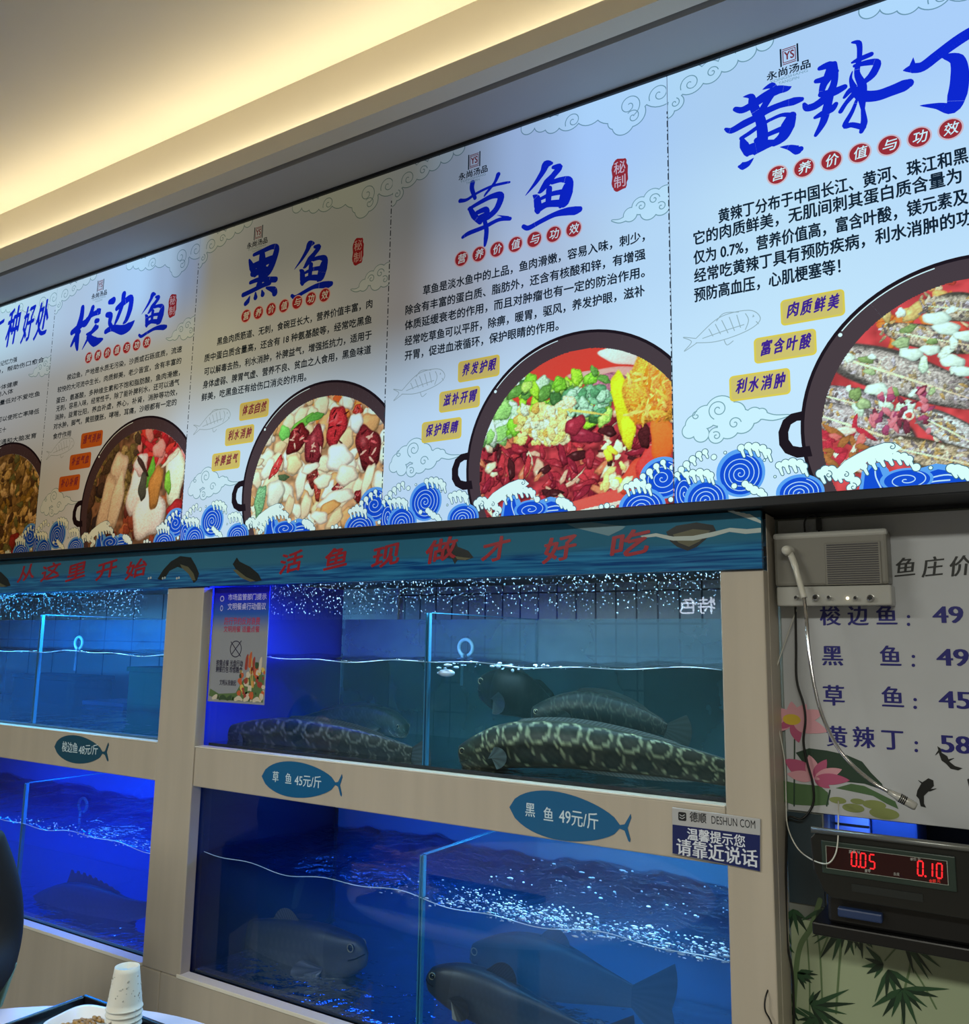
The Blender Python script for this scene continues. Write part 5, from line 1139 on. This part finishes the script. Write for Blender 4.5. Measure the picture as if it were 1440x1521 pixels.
# intercom speaker box with gooseneck microphone
SILV = pbr('grey_plastic', (118, 116, 108), .35); SILT = pbr('silver_plastic', (176, 176, 170), .25, metal=.3); GRL = pbr('speaker_mesh', (64, 62, 64), .6); CHR = pbr('chrome', (200, 200, 200), .15, metal=1); CLP = pbr('clear_plug_sleeve', (196, 194, 182), .2)
ic = thing('intercom_speaker', 'silver grey counter intercom box hung on the price board', 'intercom')
YI = .045
I = lambda a, b, y=YI: px2([(a, b)], (1120, 740), 3.042, y)[0]
p0, p1, p2, p3 = I(88, 165), I(600, 155), I(612, 488), I(108, 488)
xl, xr, zt, zm, zb_ = p0[0], p1[0], p0[1], I(100, 400)[1], p3[1]
MB().box((xl, YI, zm), (xr, YR-.007, zt)).build('body', SILV, ic, bevel=.006)
MB().box((xl-.001, YI-.002, zt-.012), (xr+.001, YI+.02, zt+.002)).build('top_edge', SILT, ic, bevel=.005)
MB().box((xl+.003, YI-.001, zb_), (xr+.003, YR-.007, zm-.0005)).build('control_strip', SILT, ic, bevel=.003)
g0, g1 = I(320, 205), I(582, 388)
fr_ = MB().box((g0[0], YI-.003, g1[1]), (g1[0], YI-.0003, g0[1])).build('grille_frame', SILV, ic, bevel=.002)
b = MB(); k = 0
for i in range(18): zz = g1[1]+.004+(g0[1]-g1[1]-.008)*i/17; b.box((g0[0]+.004, YI-.0044, zz-.0011), (g1[0]-.004, YI-.0031, zz+.0011))
b.build('grille_slats', GRL, fr_)
for a, r_ in (((195, 450), .0045), ((283, 450), .007), ((343, 450), .0045), ((463, 452), .0045), ((530, 452), .0075)):
    c = I(*a); kb = MB().lathe((c[0], YI-.0012, c[1]), [(0, .010), (r_*.75, .010), (r_*.85, .008), (r_, .001), (r_, 0)], 18, axis=(0, -1, 0)).build('knob', CHR, ic, smooth=True)
    MB().lathe((c[0], YI-.0113, c[1]), [(0, .0006), (r_*.55, .0006), (r_*.55, 0)], 14, axis=(0, -1, 0)).build('knob_cap', M['black'], kb)
c = I(425, 452); MB().ball((c[0], YI-.002, c[1]), .003, 10, 6).build('pilot_light', emit('pilot', (255, 236, 190), 3), ic, smooth=True)
gp = [(165,250,.032), (185,300,.024), (205,370,.018), (228,450,.005), (240,560,-.02), (252,700,-.035), (275,850,-.045), (310,980,-.05), (370,1110,-.05), (440,1200,-.05), (540,1285,-.045), (610,1325,-.042)]
W3D = [tuple(PY(1120+a/3.042, 740+b_/3.042, y)) for a, b_, y in gp]
def smooth3(pts, sub=6):
    P_ = [np.array(p) for p in pts]; out = [P_[0]]
    for i in range(len(P_)-1):
        a, b_, c_, d = P_[max(i-1, 0)], P_[i], P_[i+1], P_[min(i+2, len(P_)-1)]
        for q in range(1, sub+1): t = q/sub; out.append(.5*((2*b_)+(c_-a)*t+(2*a-5*b_+4*c_-d)*t*t+(3*b_-a-3*c_+d)*t**3))
    return [tuple(p) for p in out]
MB().tube(smooth3(W3D), .0036, 12).build('gooseneck', CHR, ic, smooth=True)
c = PY(1120+160/3.042, 740+240/3.042, YI)
MB().lathe((c.x, YI-.0005, c.z), [(0, .030), (.008, .030), (.010, .02), (.0115, .012), (.0115, 0)], 18, axis=(0, -1, 0)).build('jack_socket', CLP, ic, smooth=True)
MB().tube(smooth3(W3D[:4]), [.0068]*8+[.0060]*11, 12).build('plug_sleeve', CLP, ic, smooth=True)
e0, e1, e2 = Vector(W3D[-1]), PY(1120+690/3.042, 740+1370/3.042, -.038), PY(1120+735/3.042, 740+1395/3.042, -.036)
mic = MB().tube([e0, e0+(e2-e0)*.3, e0+(e2-e0)*.35, e1, e2-(e2-e1)*.2, e2], [.005, .0065, .0078, .0078, .0078, .006], 16).build('microphone', SILT, ic, smooth=True)
for q in (.42, .48, .54, .60): 
    d_ = (e2-e0).normalized(); cc = e0+(e2-e0)*q; MB().tube([cc-d_*.001, cc+d_*.001], .0083, 16).build('microphone_ring', M['black'], mic, smooth=True)
# cables
def cable(lab, pts, r, mat, nm='cable'):
    o = MB().tube(smooth3([tuple(PY(a, b_, y)) for a, b_, y in pts]), r, 8).build(nm, mat, smooth=True); return tag(o, lab, 'cable')
CBK = pbr('black_cable', (14, 15, 14), .4); CWH = pbr('white_wire', (190, 190, 180), .4)
cable('black cable dropping from the intercom over the lotus print', [(1182, 898, .085), (1183, 960, .09), (1184, 1010, .09), (1194, 1045, .09), (1197, 1070, .09), (1194, 1100, .09), (1199, 1130, .09), (1208, 1165, .09), (1208, 1195, .09), (1192, 1216, .085), (1172, 1214, .085), (1169, 1240, .085), (1168, 1330, .085), (1170, 1400, .085), (1178, 1450, .085), (1180, 1535, .085)], .0024, CBK)
cable('thin white wire looping from the price board onto the scale', [(1184, 905, .085), (1168, 950, .09), (1152, 1000, .085), (1150, 1035, .085), (1158, 1085, .085), (1166, 1130, .085), (1168, 1180, .08), (1170, 1225, .06), (1184, 1258, .02), (1205, 1276, -.04), (1228, 1283, -.07), (1240, 1272, -.07), (1245, 1250, -.06), (1246, 1208, -.03), (1246, 1190, .09)], .0013, CWH)
cable('thin black lead hanging in front of the right post foot', [(1157, 1400, .08), (1155, 1425, .07), (1147, 1455, .02), (1138, 1480, -.012), (1137, 1500, -.014), (1145, 1516, -.012), (1152, 1540, -.01)], .0016, CBK)
cable('short black cable loop above the intercom box', [(1196, 790, .09), (1196, 774, .09), (1204, 765, .09), (1214, 768, .09), (1217, 790, .09)], .0018, CBK)
MB().box((PY(1213, 772, .09).x, .085, PY(1213, 788, .09).z), (PY(1220, 772, .09).x, .095, PY(1213, 770, .09).z)).build('cable_ferrite', CBK, bpy.data.objects['cable.003'])

# hatch interior, crate added for the blue glow, scale
struct('hatch_lining', MB().box((-.387, YR+.06, ZH0-.02), (1.2, .62, ZH0-.001)).box((-.387, .6, ZH0), (1.2, .62, ZH1+.1)).box((-.387, YR+.061, ZH1+.02), (1.2, .62, ZH1+.04)).box((-.40, YR+.061, ZH0), (-.388, .62, ZH1+.02)), pbr('hatch_black', (10, 12, 14), .5))
bc = thing('blue_glow_crate', 'added blue crate standing in for the blue glow inside the serving hatch', 'crate')
BL1 = pbr('blue_glow_plastic', (120, 150, 225), .3); a_, b_ = PY(1219, 1200, .24), PY(1292, 1236, .24)
MB().box((a_.x, .24, ZH0), (b_.x, .42, a_.z+.01)).build('crate_body', BL1, bc, bevel=.004); MB().box((b_.x+.003, .25, ZH0), (b_.x+.09, .42, a_.z+.002)).build('crate_lid', pbr('dark_blue_glow', (50, 84, 150), .3), bc, bevel=.004)
MB().box((a_.x-.001, .238, a_.z-.03), (b_.x+.001, .2395, a_.z-.026)).build('crate_seam', M['dark'], bc)
sl = thing('added_hatch_lamp', 'added blue lamp under the hatch top, lighting the crate', 'lamp'); MB().box((-.36, .135+.05, ZH1+.006), (-.18, .205, ZH1+.0195)).build('lamp_body', emit('added_hatch_glow', (90, 130, 255), 1.5), sl)  # lamp added to throw blue light on the crate
l = area('added_hatch_light', (-.27, .19, ZH1+.004), (.18, .02), .35, (.2, .4, 1), (0, .5, -1)); l.parent = sl
sc_ = thing('digital_scale', 'black digital price scale showing red figures 0.05 and 0.10', 'scale')
YSc = -.05
K = lambda a, b, y=YSc: px2([(a, b)], (1120, 1180), 4.46, y)[0]
SCB = pbr('scale_black', (18, 20, 19), .3, coat=.3); SCG = pbr('scale_bezel', (40, 54, 48), .3); 
xs0 = K(372, 260)[0]; x_end = .20
top = K(372, 240)[1]; bot = K(480, 680)[1]
out = [(xs0+.012, top), (xs0, top-.012), (xs0+.004, K(400, 500)[1]), (xs0+.02, bot+.01), (xs0+.032, bot), (x_end-.03, bot), (x_end-.014, bot+.012), (x_end, top-.012), (x_end-.012, top)]
MB().prism(out, YSc, .10).build('housing', SCB, sc_, bevel=.004)
for v_ in bpy.data.objects['housing.001'].data.vertices:
    if v_.co.y > .0 and v_.co.z > (top+bot)/2: v_.co.z -= .07

MB().box((xs0+.02, YSc+.03, bot-.052), (x_end-.02, .105, bot-.0005)).build('lower_housing', M['black'], sc_, bevel=.006)
rim_ = MB().tube([(xs0+.004, YSc-.003, top+.003), (x_end-.004, YSc-.003, top+.003)], .006, 10).build('top_rim', pbr('scale_rim', (110, 112, 108), .25, metal=.5), sc_, smooth=True)
d0, d1, d2, d3 = K(480, 330), K(1285, 440), K(1285, 590), K(480, 490)
zz0, zz1 = (d2[1]+d3[1])/2, (d0[1]+d1[1])/2; xx0, xx1 = d0[0], d1[0]
bz = MB().box((xx0-.008, YSc-.004, zz0-.010), (xx1+.012, YSc-.0005, zz1+.008)).build('display_bezel', SCG, sc_, bevel=.002)
dw = MB().box((xx0, YSc-.0052, zz0), (xx1, YSc-.0042, zz1)).build('display_window', pbr('display_red_glass', (44, 14, 16), .15), bz)
f = Flat(YSc-.0056); f.ring(((xx0+xx1)/2, (zz0+zz1)/2), ((xx1-xx0)/2*1.414, (zz1-zz0)/2*1.414), ((xx1-xx0)/2*1.40, (zz1-zz0)/2*1.36), 0, 4, pi/4, 2*pi+pi/4); f.build('display_line', pbr('display_outline', (150, 160, 150), .4), bz)
SEG = {'0': 'abcdef', '1': 'bc', '5': 'acdfg', '.': ''}
def seven(fl, ch, x, z, w_, h_, th):
    sl_ = .10; P_ = lambda u, v: (x+u*w_+sl_*v*h_*.6, z+v*h_)
    seg = dict(a=((.08, 1), (.92, 1)), b=((1, .95), (1, .53)), c=((1, .47), (1, .05)), d=((.08, 0), (.92, 0)), e=((0, .47), (0, .05)), f=((0, .95), (0, .53)), g=((.08, .5), (.92, .5)))
    for s in SEG[ch]: a, b_ = P_(*seg[s][0]), P_(*seg[s][1]); fl.stroke([(a[0], a[1], th), (b_[0], b_[1], th)], 0, caps=False, sub=1)
f = Flat(YSc-.0060)
def num(str_, a, b_, h_):
    x0, x1 = K(*a)[0], K(*b_)[0]; z = K(*a)[1]; n = 3; w_ = (x1-x0)/3*.62
    for q, ch in enumerate(str_): seven(f, ch, x0+(x1-x0)/3*q*1.12, z, w_, h_, .0023)
    f.disc((x0+(x1-x0)/3*.92, z), .0018, 0, 8)
num('005', (652, 468), (812, 482), .024); num('010', (1090, 530), (1258, 550), .024)
f.build('red_digits', emit('red_led', (255, 40, 44), 1.6), bz)
f = Flat(YSc-.0060)
for s, a, b_ in (('重量 kg', (635,385), (710,385)), ('单价 元', (1040,435), (1110,435)), ('置零', (740,512), (780,512)), ('去皮', (930,532), (970,535))): f.text(s, K(*a), K(*b_), .006)
f.build('small_lettering', pbr('display_print', (150, 150, 145), .5), bz)
f = Flat(YSc-.0060); f.text('金额 元', K(1165, 578), K(1240, 580), .006); f.build('red_lettering', emit('red_label', (220, 60, 50), .8), bz)
MB().box((K(650, 600)[0], YSc-.002, K(650, 640)[1]), (K(1120, 640)[0], YSc-.0003, K(650, 590)[1])).build('rating_plate', pbr('rating_plate', (34, 38, 38), .3), sc_)
a_ = K(545, 760); MB().box((a_[0], YSc+.012, bot-.034), (a_[0]+.075, YSc+.0295, bot-.018)).build('blue_strip', pbr('blue_strip', (36, 54, 92), .4), sc_, bevel=.003)  # blue paint stands in for a small blue light strip
sh = MB().box((-.385, -.03, bot-.075), (.9, YR-.001, bot-.0525)).build('scale_shelf', M['black'], bevel=.003); tag(sh, 'black shelf board fixed on the wall under the scale', 'shelf')

# bamboo print panel below the hatch
BG = pbr('pale_green_panel', (146, 158, 128), .2, noise=.08, nscale=2)
bp_ = MB().box((-.455, YR-.006, .35), (.6, YR-.001, 1.06)).build('bamboo_panel', BG); tag(bp_, 'pale green glossy wall panel printed with dark bamboo leaves', 'panel')
BL_, BLD, BST = pbr('bamboo_leaf_ink', (38, 70, 44), .3), pbr('bamboo_dark_ink', (22, 44, 30), .3), pbr('bamboo_stem_ink', (88, 110, 74), .3)
X7 = lambda a, b: px2([(a, b)], (1120, 1180), 4.46, YR-.0066)[0]
rb = random.Random(11)
f = Flat(YR-.0066)
for st, w_ in (([(440,700),(380,880),(310,1000),(280,1180),(260,1521)], .010), ([(170,720),(210,1000),(230,1200),(240,1521)], .009), ([(350,900),(370,1200),(372,1521)], .003), ([(410,850),(440,1060),(460,1521)], .0035), ([(510,900),(440,1070)], .003), ([(590,830),(570,1100),(545,1450)], .004), ([(170,1000),(190,1200),(200,1521)], .012), ([(960,1000),(870,1100)], .0025), ([(1000,900),(1040,1100),(1000,1300),(985,1521)], .004), ([(1040,1130),(1130,1270),(1210,1420)], .003)):
    f.stroke([(*X7(*q), w_) for q in st], 0)
f.build('bamboo_stem_print', BST, bp_)
f = Flat(YR-.0070)
def leaf(a, b_, w_, mi): 
    a, b_ = np.array(X7(*a)), np.array(X7(*b_)); f.stroke([(*a, .0006), (*(a+(b_-a)*.3), w_), (*(a+(b_-a)*.6), w_*.75), (*b_, .0003)], mi, caps=False, sub=4)
fans = [((600, 850), 8, 40, 155, 260), ((860, 1125), 5, 120, 215, 150), ((1000, 960), 6, 15, 70, 290), ((985, 1285), 9, -5, 140, 300), ((890, 1160), 5, 30, 110, 260), ((380, 1400), 6, -30, 60, 330), ((370, 1390), 4, -80, 0, 110), ((260, 760), 5, 30, 120, 170), ((450, 760), 5, 40, 140, 140), ((290, 1180), 6, -10, 60, 120), ((200, 860), 6, 60, 190, 140), ((420, 1480), 5, 80, 200, 200), ((700, 850), 6, 30, 110, 230), ((900, 840), 6, 40, 140, 220), ((180, 950), 5, 40, 150, 150), ((190, 1110), 5, 100, 220, 160), ((210, 1250), 5, 60, 180, 170), ((230, 1400), 6, 20, 160, 170)]
for c, n_, a0, a1, L_ in fans:
    for k in range(n_):
        g = radians(a0+(a1-a0)*(k+.5*rb.random())/max(1, n_-1)); l_ = L_*(.65+.5*rb.random()); leaf(c, (c[0]+l_*cos(g), c[1]+l_*sin(g)*.95), .0075+.004*rb.random(), k % 2)
f.build('bamboo_leaf_print', [BL_, BLD], bp_)

# ------------------------------------------------------------------ TABLE CORNER, bottom left
TBW = pbr('table_top_white', (206, 200, 214), .3)
tb = thing('round_table', 'round pale table at the bottom left corner', 'table'); tc_ = (-1.6, -1.0)
MB().lathe((*tc_, .728), [(0, 0), (.63, 0), (.65, .006), (.65, .016), (.64, .022), (0, .022)], 72).build('table_top', TBW, tb, smooth=False)
MB().lathe((*tc_, 0), [(.0, .0), (.28, 0), (.28, .02), (.06, .05), (.04, .1), (.04, .70), (.16, .727), (0, .727)], 32).build('pedestal', M['alu'], tb, smooth=True)
TRB = pbr('black_tray', (20, 20, 28), .25)
ty = thing('serving_tray', 'black rectangular tray lying on the round table', 'tray')
tr0 = PZ(128, 1476, .772); tx0, ty0 = tr0.x, tr0.y
MB().box((tx0+.01, ty0-.36, .751), (tx0+.50, ty0-.01, .757)).build('tray_base', TRB, ty)
MB().box((tx0, ty0-.37, .753), (tx0+.51, ty0-.36, .772)).box((tx0, ty0-.01, .753), (tx0+.51, ty0, .772)).box((tx0, ty0-.36, .753), (tx0+.01, ty0-.01, .772)).box((tx0+.50, ty0-.36, .753), (tx0+.51, ty0-.01, .772)).build('tray_rim', TRB, ty, bevel=.003)
PAPER = pbr('paper_cup', (206, 206, 196), .7); PRT = pbr('cup_print', (166, 166, 156), .7)
cc = CAM+ray(184.5, 1500)/F*1.88
names = ['topmost upside-down paper cup of the stack on the black tray', 'second paper cup from the top of the tray stack', 'third paper cup from the top of the tray stack', 'fourth paper cup from the top of the tray stack', 'lowest paper cup of the tray stack']
cups = []
NC = 5
for k in range(NC):
    zr = .7585+.0115*(NC-1-k); R0, R1, Hc = .0365, .0255, .086
    t = thing('paper_cup', names[k], 'cup', (cc.x, cc.y, zr), 'upside-down paper cups stacked on the tray')
    cup_me = cups[0].children[0].data if cups else None
    if cup_me is None:
        MB().lathe((0, 0, 0), [(R0, .0), (R0+.0012, .003), (R0, .006)]+[(R0-(R0-R1)*q/8, .006+(Hc-.006)*q/8) for q in range(9)]+[(R1-.0015, Hc), (R1-.0025, Hc-.005), (0, Hc-.005), (0, Hc-.0065), (R1-.003, Hc-.0065), (R0-.002, .002), (R0, 0)], 40).build('cup_wall', PAPER, t, smooth=True)
        MB().tube([((R0)*cos(a), R0*sin(a), .0035) for a in np.linspace(0, 2*pi, 41)], .0021, 8).build('rolled_rim', PAPER, t, smooth=True)
        b = MB(); rr = random.Random(4)
        for q in range(46):
            a = 2*pi*rr.random(); z = .022+.05*rr.random(); r_ = R0-(R0-R1)*(z-.006)/(Hc-.006)+.0002; s_ = .0009+.0011*rr.random()
            b.ball((r_*cos(a), r_*sin(a), z), (s_, s_, s_*1.3), 6, 4)
        b.build('printed_flecks', PRT, t)
    else:
        for ch in cups[0].children: c2 = ch.copy(); COL.objects.link(c2); c2.parent = t
    cups.append(t)
ds = PZ(136, 1513, .785); dsh = thing('snack_dish', 'white square dish of fried snacks on the tray corner', 'dish', (ds.x, ds.y-.02, .7575)); dsh.rotation_euler.z = radians(12)
def sq(r, n=48, e=4): return [(r*abs(cos(a))**(2/e)*(1 if cos(a) > 0 else -1), r*abs(sin(a))**(2/e)*(1 if sin(a) > 0 else -1)) for a in [2*pi*k/n for k in range(n)]]
b = MB(); prof = [(.035, 0), (.04, .002), (.062, .030), (.066, .032), (.065, .034), (.060, .032), (.038, .006), (.0, .005)]
vs = []; 
for r_, z in prof: vs += [(x, y, z) for x, y in sq(max(r_, 1e-4))]
fs = [(i*48+j, i*48+(j+1) % 48, (i+1)*48+(j+1) % 48, (i+1)*48+j) for i in range(len(prof)-1) for j in range(48)]+[tuple(range(48))[::-1]]
b.add(vs, fs).build('dish_shell', pbr('white_melamine', (222, 218, 214), .25), dsh, smooth=True)
b = MB(); rr = random.Random(9)
for q in range(90): 
    a, r_ = 2*pi*rr.random(), .042*rr.random()**.5; b.ball((ds.x+r_*cos(a), ds.y-.02+r_*sin(a), .772+.012*(1-r_/.045)+.006*rr.random()), (.005+.003*rr.random(), .004, .0035), 7, 5)
tag(b.build('fried_snack', pbr('fried_snack', (156, 120, 62), .5, noise=.3, nscale=90), smooth=True), 'heap of brown fried snack bits in the white dish', 'snack', kind='stuff')

# ------------------------------------------------------------------ PERSON at the left edge (only one shoulder and arm in the picture)
bc_ = CAM+ray(-150, 1330)/F*2.12; fdir = (Vector((tc_[0], tc_[1], 0))-Vector((bc_.x, bc_.y, 0))).normalized(); side = Vector((-fdir.y, fdir.x, 0))   # side: the person's left
def at(f_, s_, z): return Vector((bc_.x, bc_.y, 0))+fdir*f_+side*s_+Vector((0, 0, z))
def skin(name, verts, edges, radii, mat, parent=None, root=0, lev=2):
    me = bpy.data.meshes.new(name); me.from_pydata([tuple(v) for v in verts], edges, []); o = link(name, me, mat, parent)
    md = o.modifiers.new('skin', 'SKIN'); md.use_smooth_shade = True
    for i, r_ in enumerate(radii): me.skin_vertices[0].data[i].radius = r_ if isinstance(r_, tuple) else (r_, r_)
    for i in range(len(verts)): me.skin_vertices[0].data[i].use_root = (i == root)
    s_ = o.modifiers.new('sub', 'SUBSURF'); s_.levels = lev; s_.render_levels = lev
    return o
SKINM = pbr('skin', (196, 150, 122), .5); JACK = pbr('black_jacket', (9, 10, 14), .85); TROU = pbr('dark_trousers', (22, 24, 30), .8); HAIR = pbr('black_hair', (12, 11, 11), .5); SHIRT = pbr('pale_green_shirt', (150, 186, 166), .8)
ps = thing('person', 'person in a black jacket at the left edge, cut off by the frame', 'person', (0, 0, 0))
VS, ES, RS = [], [], []
def J(p, r_, frm=None): VS.append(p); RS.append(r_); (ES.append((frm, len(VS)-1)) if frm is not None else None); return len(VS)-1
pel = J(at(0, 0, .54), .13); ab = J(at(.0, 0, .68), (.12, .14), pel); ch_ = J(at(0, 0, .88), (.12, .15), ab); ut = J(at(0, 0, 1.01), (.09, .12), ch_); nk = J(at(.01, 0, 1.09), .055, ut); hd0 = J(at(.03, 0, 1.17), .070, nk); hd1 = J(at(.03, 0, 1.25), .084, hd0); hd2 = J(at(.02, 0, 1.32), .066, hd1)
hands = []
for sg in (1, -1):
    s0 = J(at(0, .155*sg, 1.035), .068, ut); s1 = J(at(.02, .185*sg, .93), .056, s0); el = J(at(.05, .215*sg, .80), .046, s1); fa = J(at(.17, .18*sg, .79), .040, el); wr = J(at(.29, .13*sg, .785), .027, fa); pa = J(at(.34, .11*sg, .783), (.032, .020), wr); hands.append((pa, sg))
    kn0 = J(at(.05, .10*sg, .52), .095, pel); kn = J(at(.42, .13*sg, .50), .062, kn0); an = J(at(.43, .13*sg, .09), .042, kn); ft = J(at(.52, .14*sg, .045), .038, an)
for pa, sg in hands:
    bx = VS[pa]
    for q, (off, ln_) in enumerate(((-.024, .062), (-.008, .072), (.008, .068), (.022, .054))):
        k0 = J(bx+fdir*.035+side*off*1, .0095, pa); k1 = J(bx+fdir*(.035+ln_*.5)+side*off*1.1+Vector((0, 0, .004)), .0088, k0); J(bx+fdir*(.035+ln_*.9)+side*off*1.1-Vector((0, 0, .008)), .0075, k1)
    t0 = J(bx-fdir*.0-side*sg*.030, .011, pa); t1 = J(bx+fdir*.03-side*sg*.048, .0095, t0); J(bx+fdir*.055-side*sg*.05, .0082, t1)
skin('body', VS, ES, RS, SKINM, ps)
# jacket
VJ, EJ, RJ = [], [], []
def J2(p, r_, frm=None): VJ.append(p); RJ.append(r_); (EJ.append((frm, len(VJ)-1)) if frm is not None else None); return len(VJ)-1
a0 = J2(at(0, 0, .50), (.165, .175)); a1 = J2(at(0, 0, .68), (.155, .17), a0); a2 = J2(at(0, 0, .88), (.15, .18), a1); a3 = J2(at(-.005, 0, 1.015), (.115, .15), a2); a4 = J2(at(.0, 0, 1.085), .078, a3)
for sg in (1, -1):
    b0 = J2(at(0, .165*sg, 1.03), .095, a3); b1 = J2(at(.02, .20*sg, .93), .088, b0); b2 = J2(at(.045, .205*sg, .80), .078, b1); b3 = J2(at(.17, .18*sg, .795), .060, b2); J2(at(.26, .145*sg, .790), .044, b3)
skin('jacket', VJ, EJ, RJ, JACK, ps)
VT, ET, RT = [at(0, 0, .53)], [], [.15]
for sg in (1, -1):
    i = len(VT); VT += [at(.06, .10*sg, .52), at(.43, .13*sg, .50), at(.435, .13*sg, .30), at(.43, .13*sg, .12)]; RT += [.11, .078, .07, .062]; ET += [(0, i), (i, i+1), (i+1, i+2), (i+2, i+3)]
skin('trousers', VT, ET, RT, TROU, ps)
skin('hair', [at(-.0, 0, 1.20), at(-.005, 0, 1.28), at(.01, 0, 1.345), at(.05, 0, 1.345)], [(0, 1), (1, 2), (2, 3)], [.078, .094, .078, .05], HAIR, ps)
for sg in (1, -1): MB().ball(tuple(at(.105, .032*sg, 1.245)), .012, 10, 6).build('eye', EYE, ps, smooth=True); MB().ball(tuple(at(.03, .082*sg, 1.235)), (.012, .012, .028), 8, 6).build('ear', SKINM, ps, smooth=True)
MB().ball(tuple(at(.118, 0, 1.222)), (.016, .014, .024), 10, 6).build('nose', SKINM, ps, smooth=True); MB().ball(tuple(at(.106, 0, 1.182)), (.010, .02, .006), 10, 6).build('mouth', pbr('lips', (150, 80, 80), .5), ps, smooth=True)
# pale shirt tail showing below the jacket
w0, w1, w2 = CAM+ray(21, 1434)/F*2.14, CAM+ray(-14, 1446)/F*2.14, CAM+ray(-16, 1510)/F*2.14; w3 = CAM+ray(-2, 1500)/F*2.14
b = MB(); dd = fw*.02; b.add([w0, w1, w2, w3, w0+dd, w1+dd, w2+dd, w3+dd], [(0, 1, 2, 3), (7, 6, 5, 4), (0, 3, 7, 4), (3, 2, 6, 7), (2, 1, 5, 6), (1, 0, 4, 5)]); b.build('shirt_tail', SHIRT, ps, bevel=.004)
chr_ = thing('dining_chair', 'dark dining chair under the person at the left edge', 'chair', (0, 0, 0)); WD = pbr('dark_wood', (44, 32, 26), .5)
def obox(cf, cs, z0, z1, hf, hs):
    P_ = [at(cf+a*hf, cs+b_*hs, z) for z in (z0, z1) for a, b_ in ((-1, -1), (1, -1), (1, 1), (-1, 1))]
    return MB().add(P_, [(0, 3, 2, 1), (4, 5, 6, 7), (0, 1, 5, 4), (1, 2, 6, 5), (2, 3, 7, 6), (3, 0, 4, 7)])
obox(.08, 0, .37, .395, .21, .21).build('seat', WD, chr_, bevel=.006); obox(-.21, 0, .55, .88, .012, .19).build('backrest', WD, chr_, bevel=.006)
for a in (-.21, .26):
    for b_ in (-.18, .18): obox(a, b_, 0, .369 if a > 0 else .86, .016, .016).build('leg', WD, chr_, bevel=.003)

# lit characters on the far wall of the dining room; they show mirrored in the tank glass
struct('wall_front', MB().box((-5.2, -5.6, 0), (2.2, -5.5, z_ceil)), M['wall'])
struct('wall_left', MB().box((-5.3, -5.6, 0), (-5.2, 2.2, z_ceil+.06)), M['wall'])
Vd = 5.48; g0 = PY(1010, 912, .0745+Vd); g1 = PY(1063, 885, .0745+Vd)
ls = thing('lit_wall_sign', 'white lit characters on the wall, mirrored in the upper right tank glass', 'sign')
mb = MB(); k0 = len(text_geo('特色', 0)[0])
vs, fs = text_geo('特色', .012); xs = [v[0] for v in vs]; a_, b_ = min(xs), max(xs)
MB().add([(g1.x-(v[0]-a_)/(b_-a_)*(g1.x-g0.x), -5.478, g0.z+(v[1]+.08)*(g1.z-g0.z)*1.0) for v in vs], [f_[::-1] for f_ in fs]).build('lit_characters', emit('lit_sign', (225, 235, 255), 16), ls)
MB().box((g0.x-.05, -5.499, g0.z-.03), (g1.x+.05, -5.48, g1.z+.05)).build('sign_backing', M['dark'], ls)
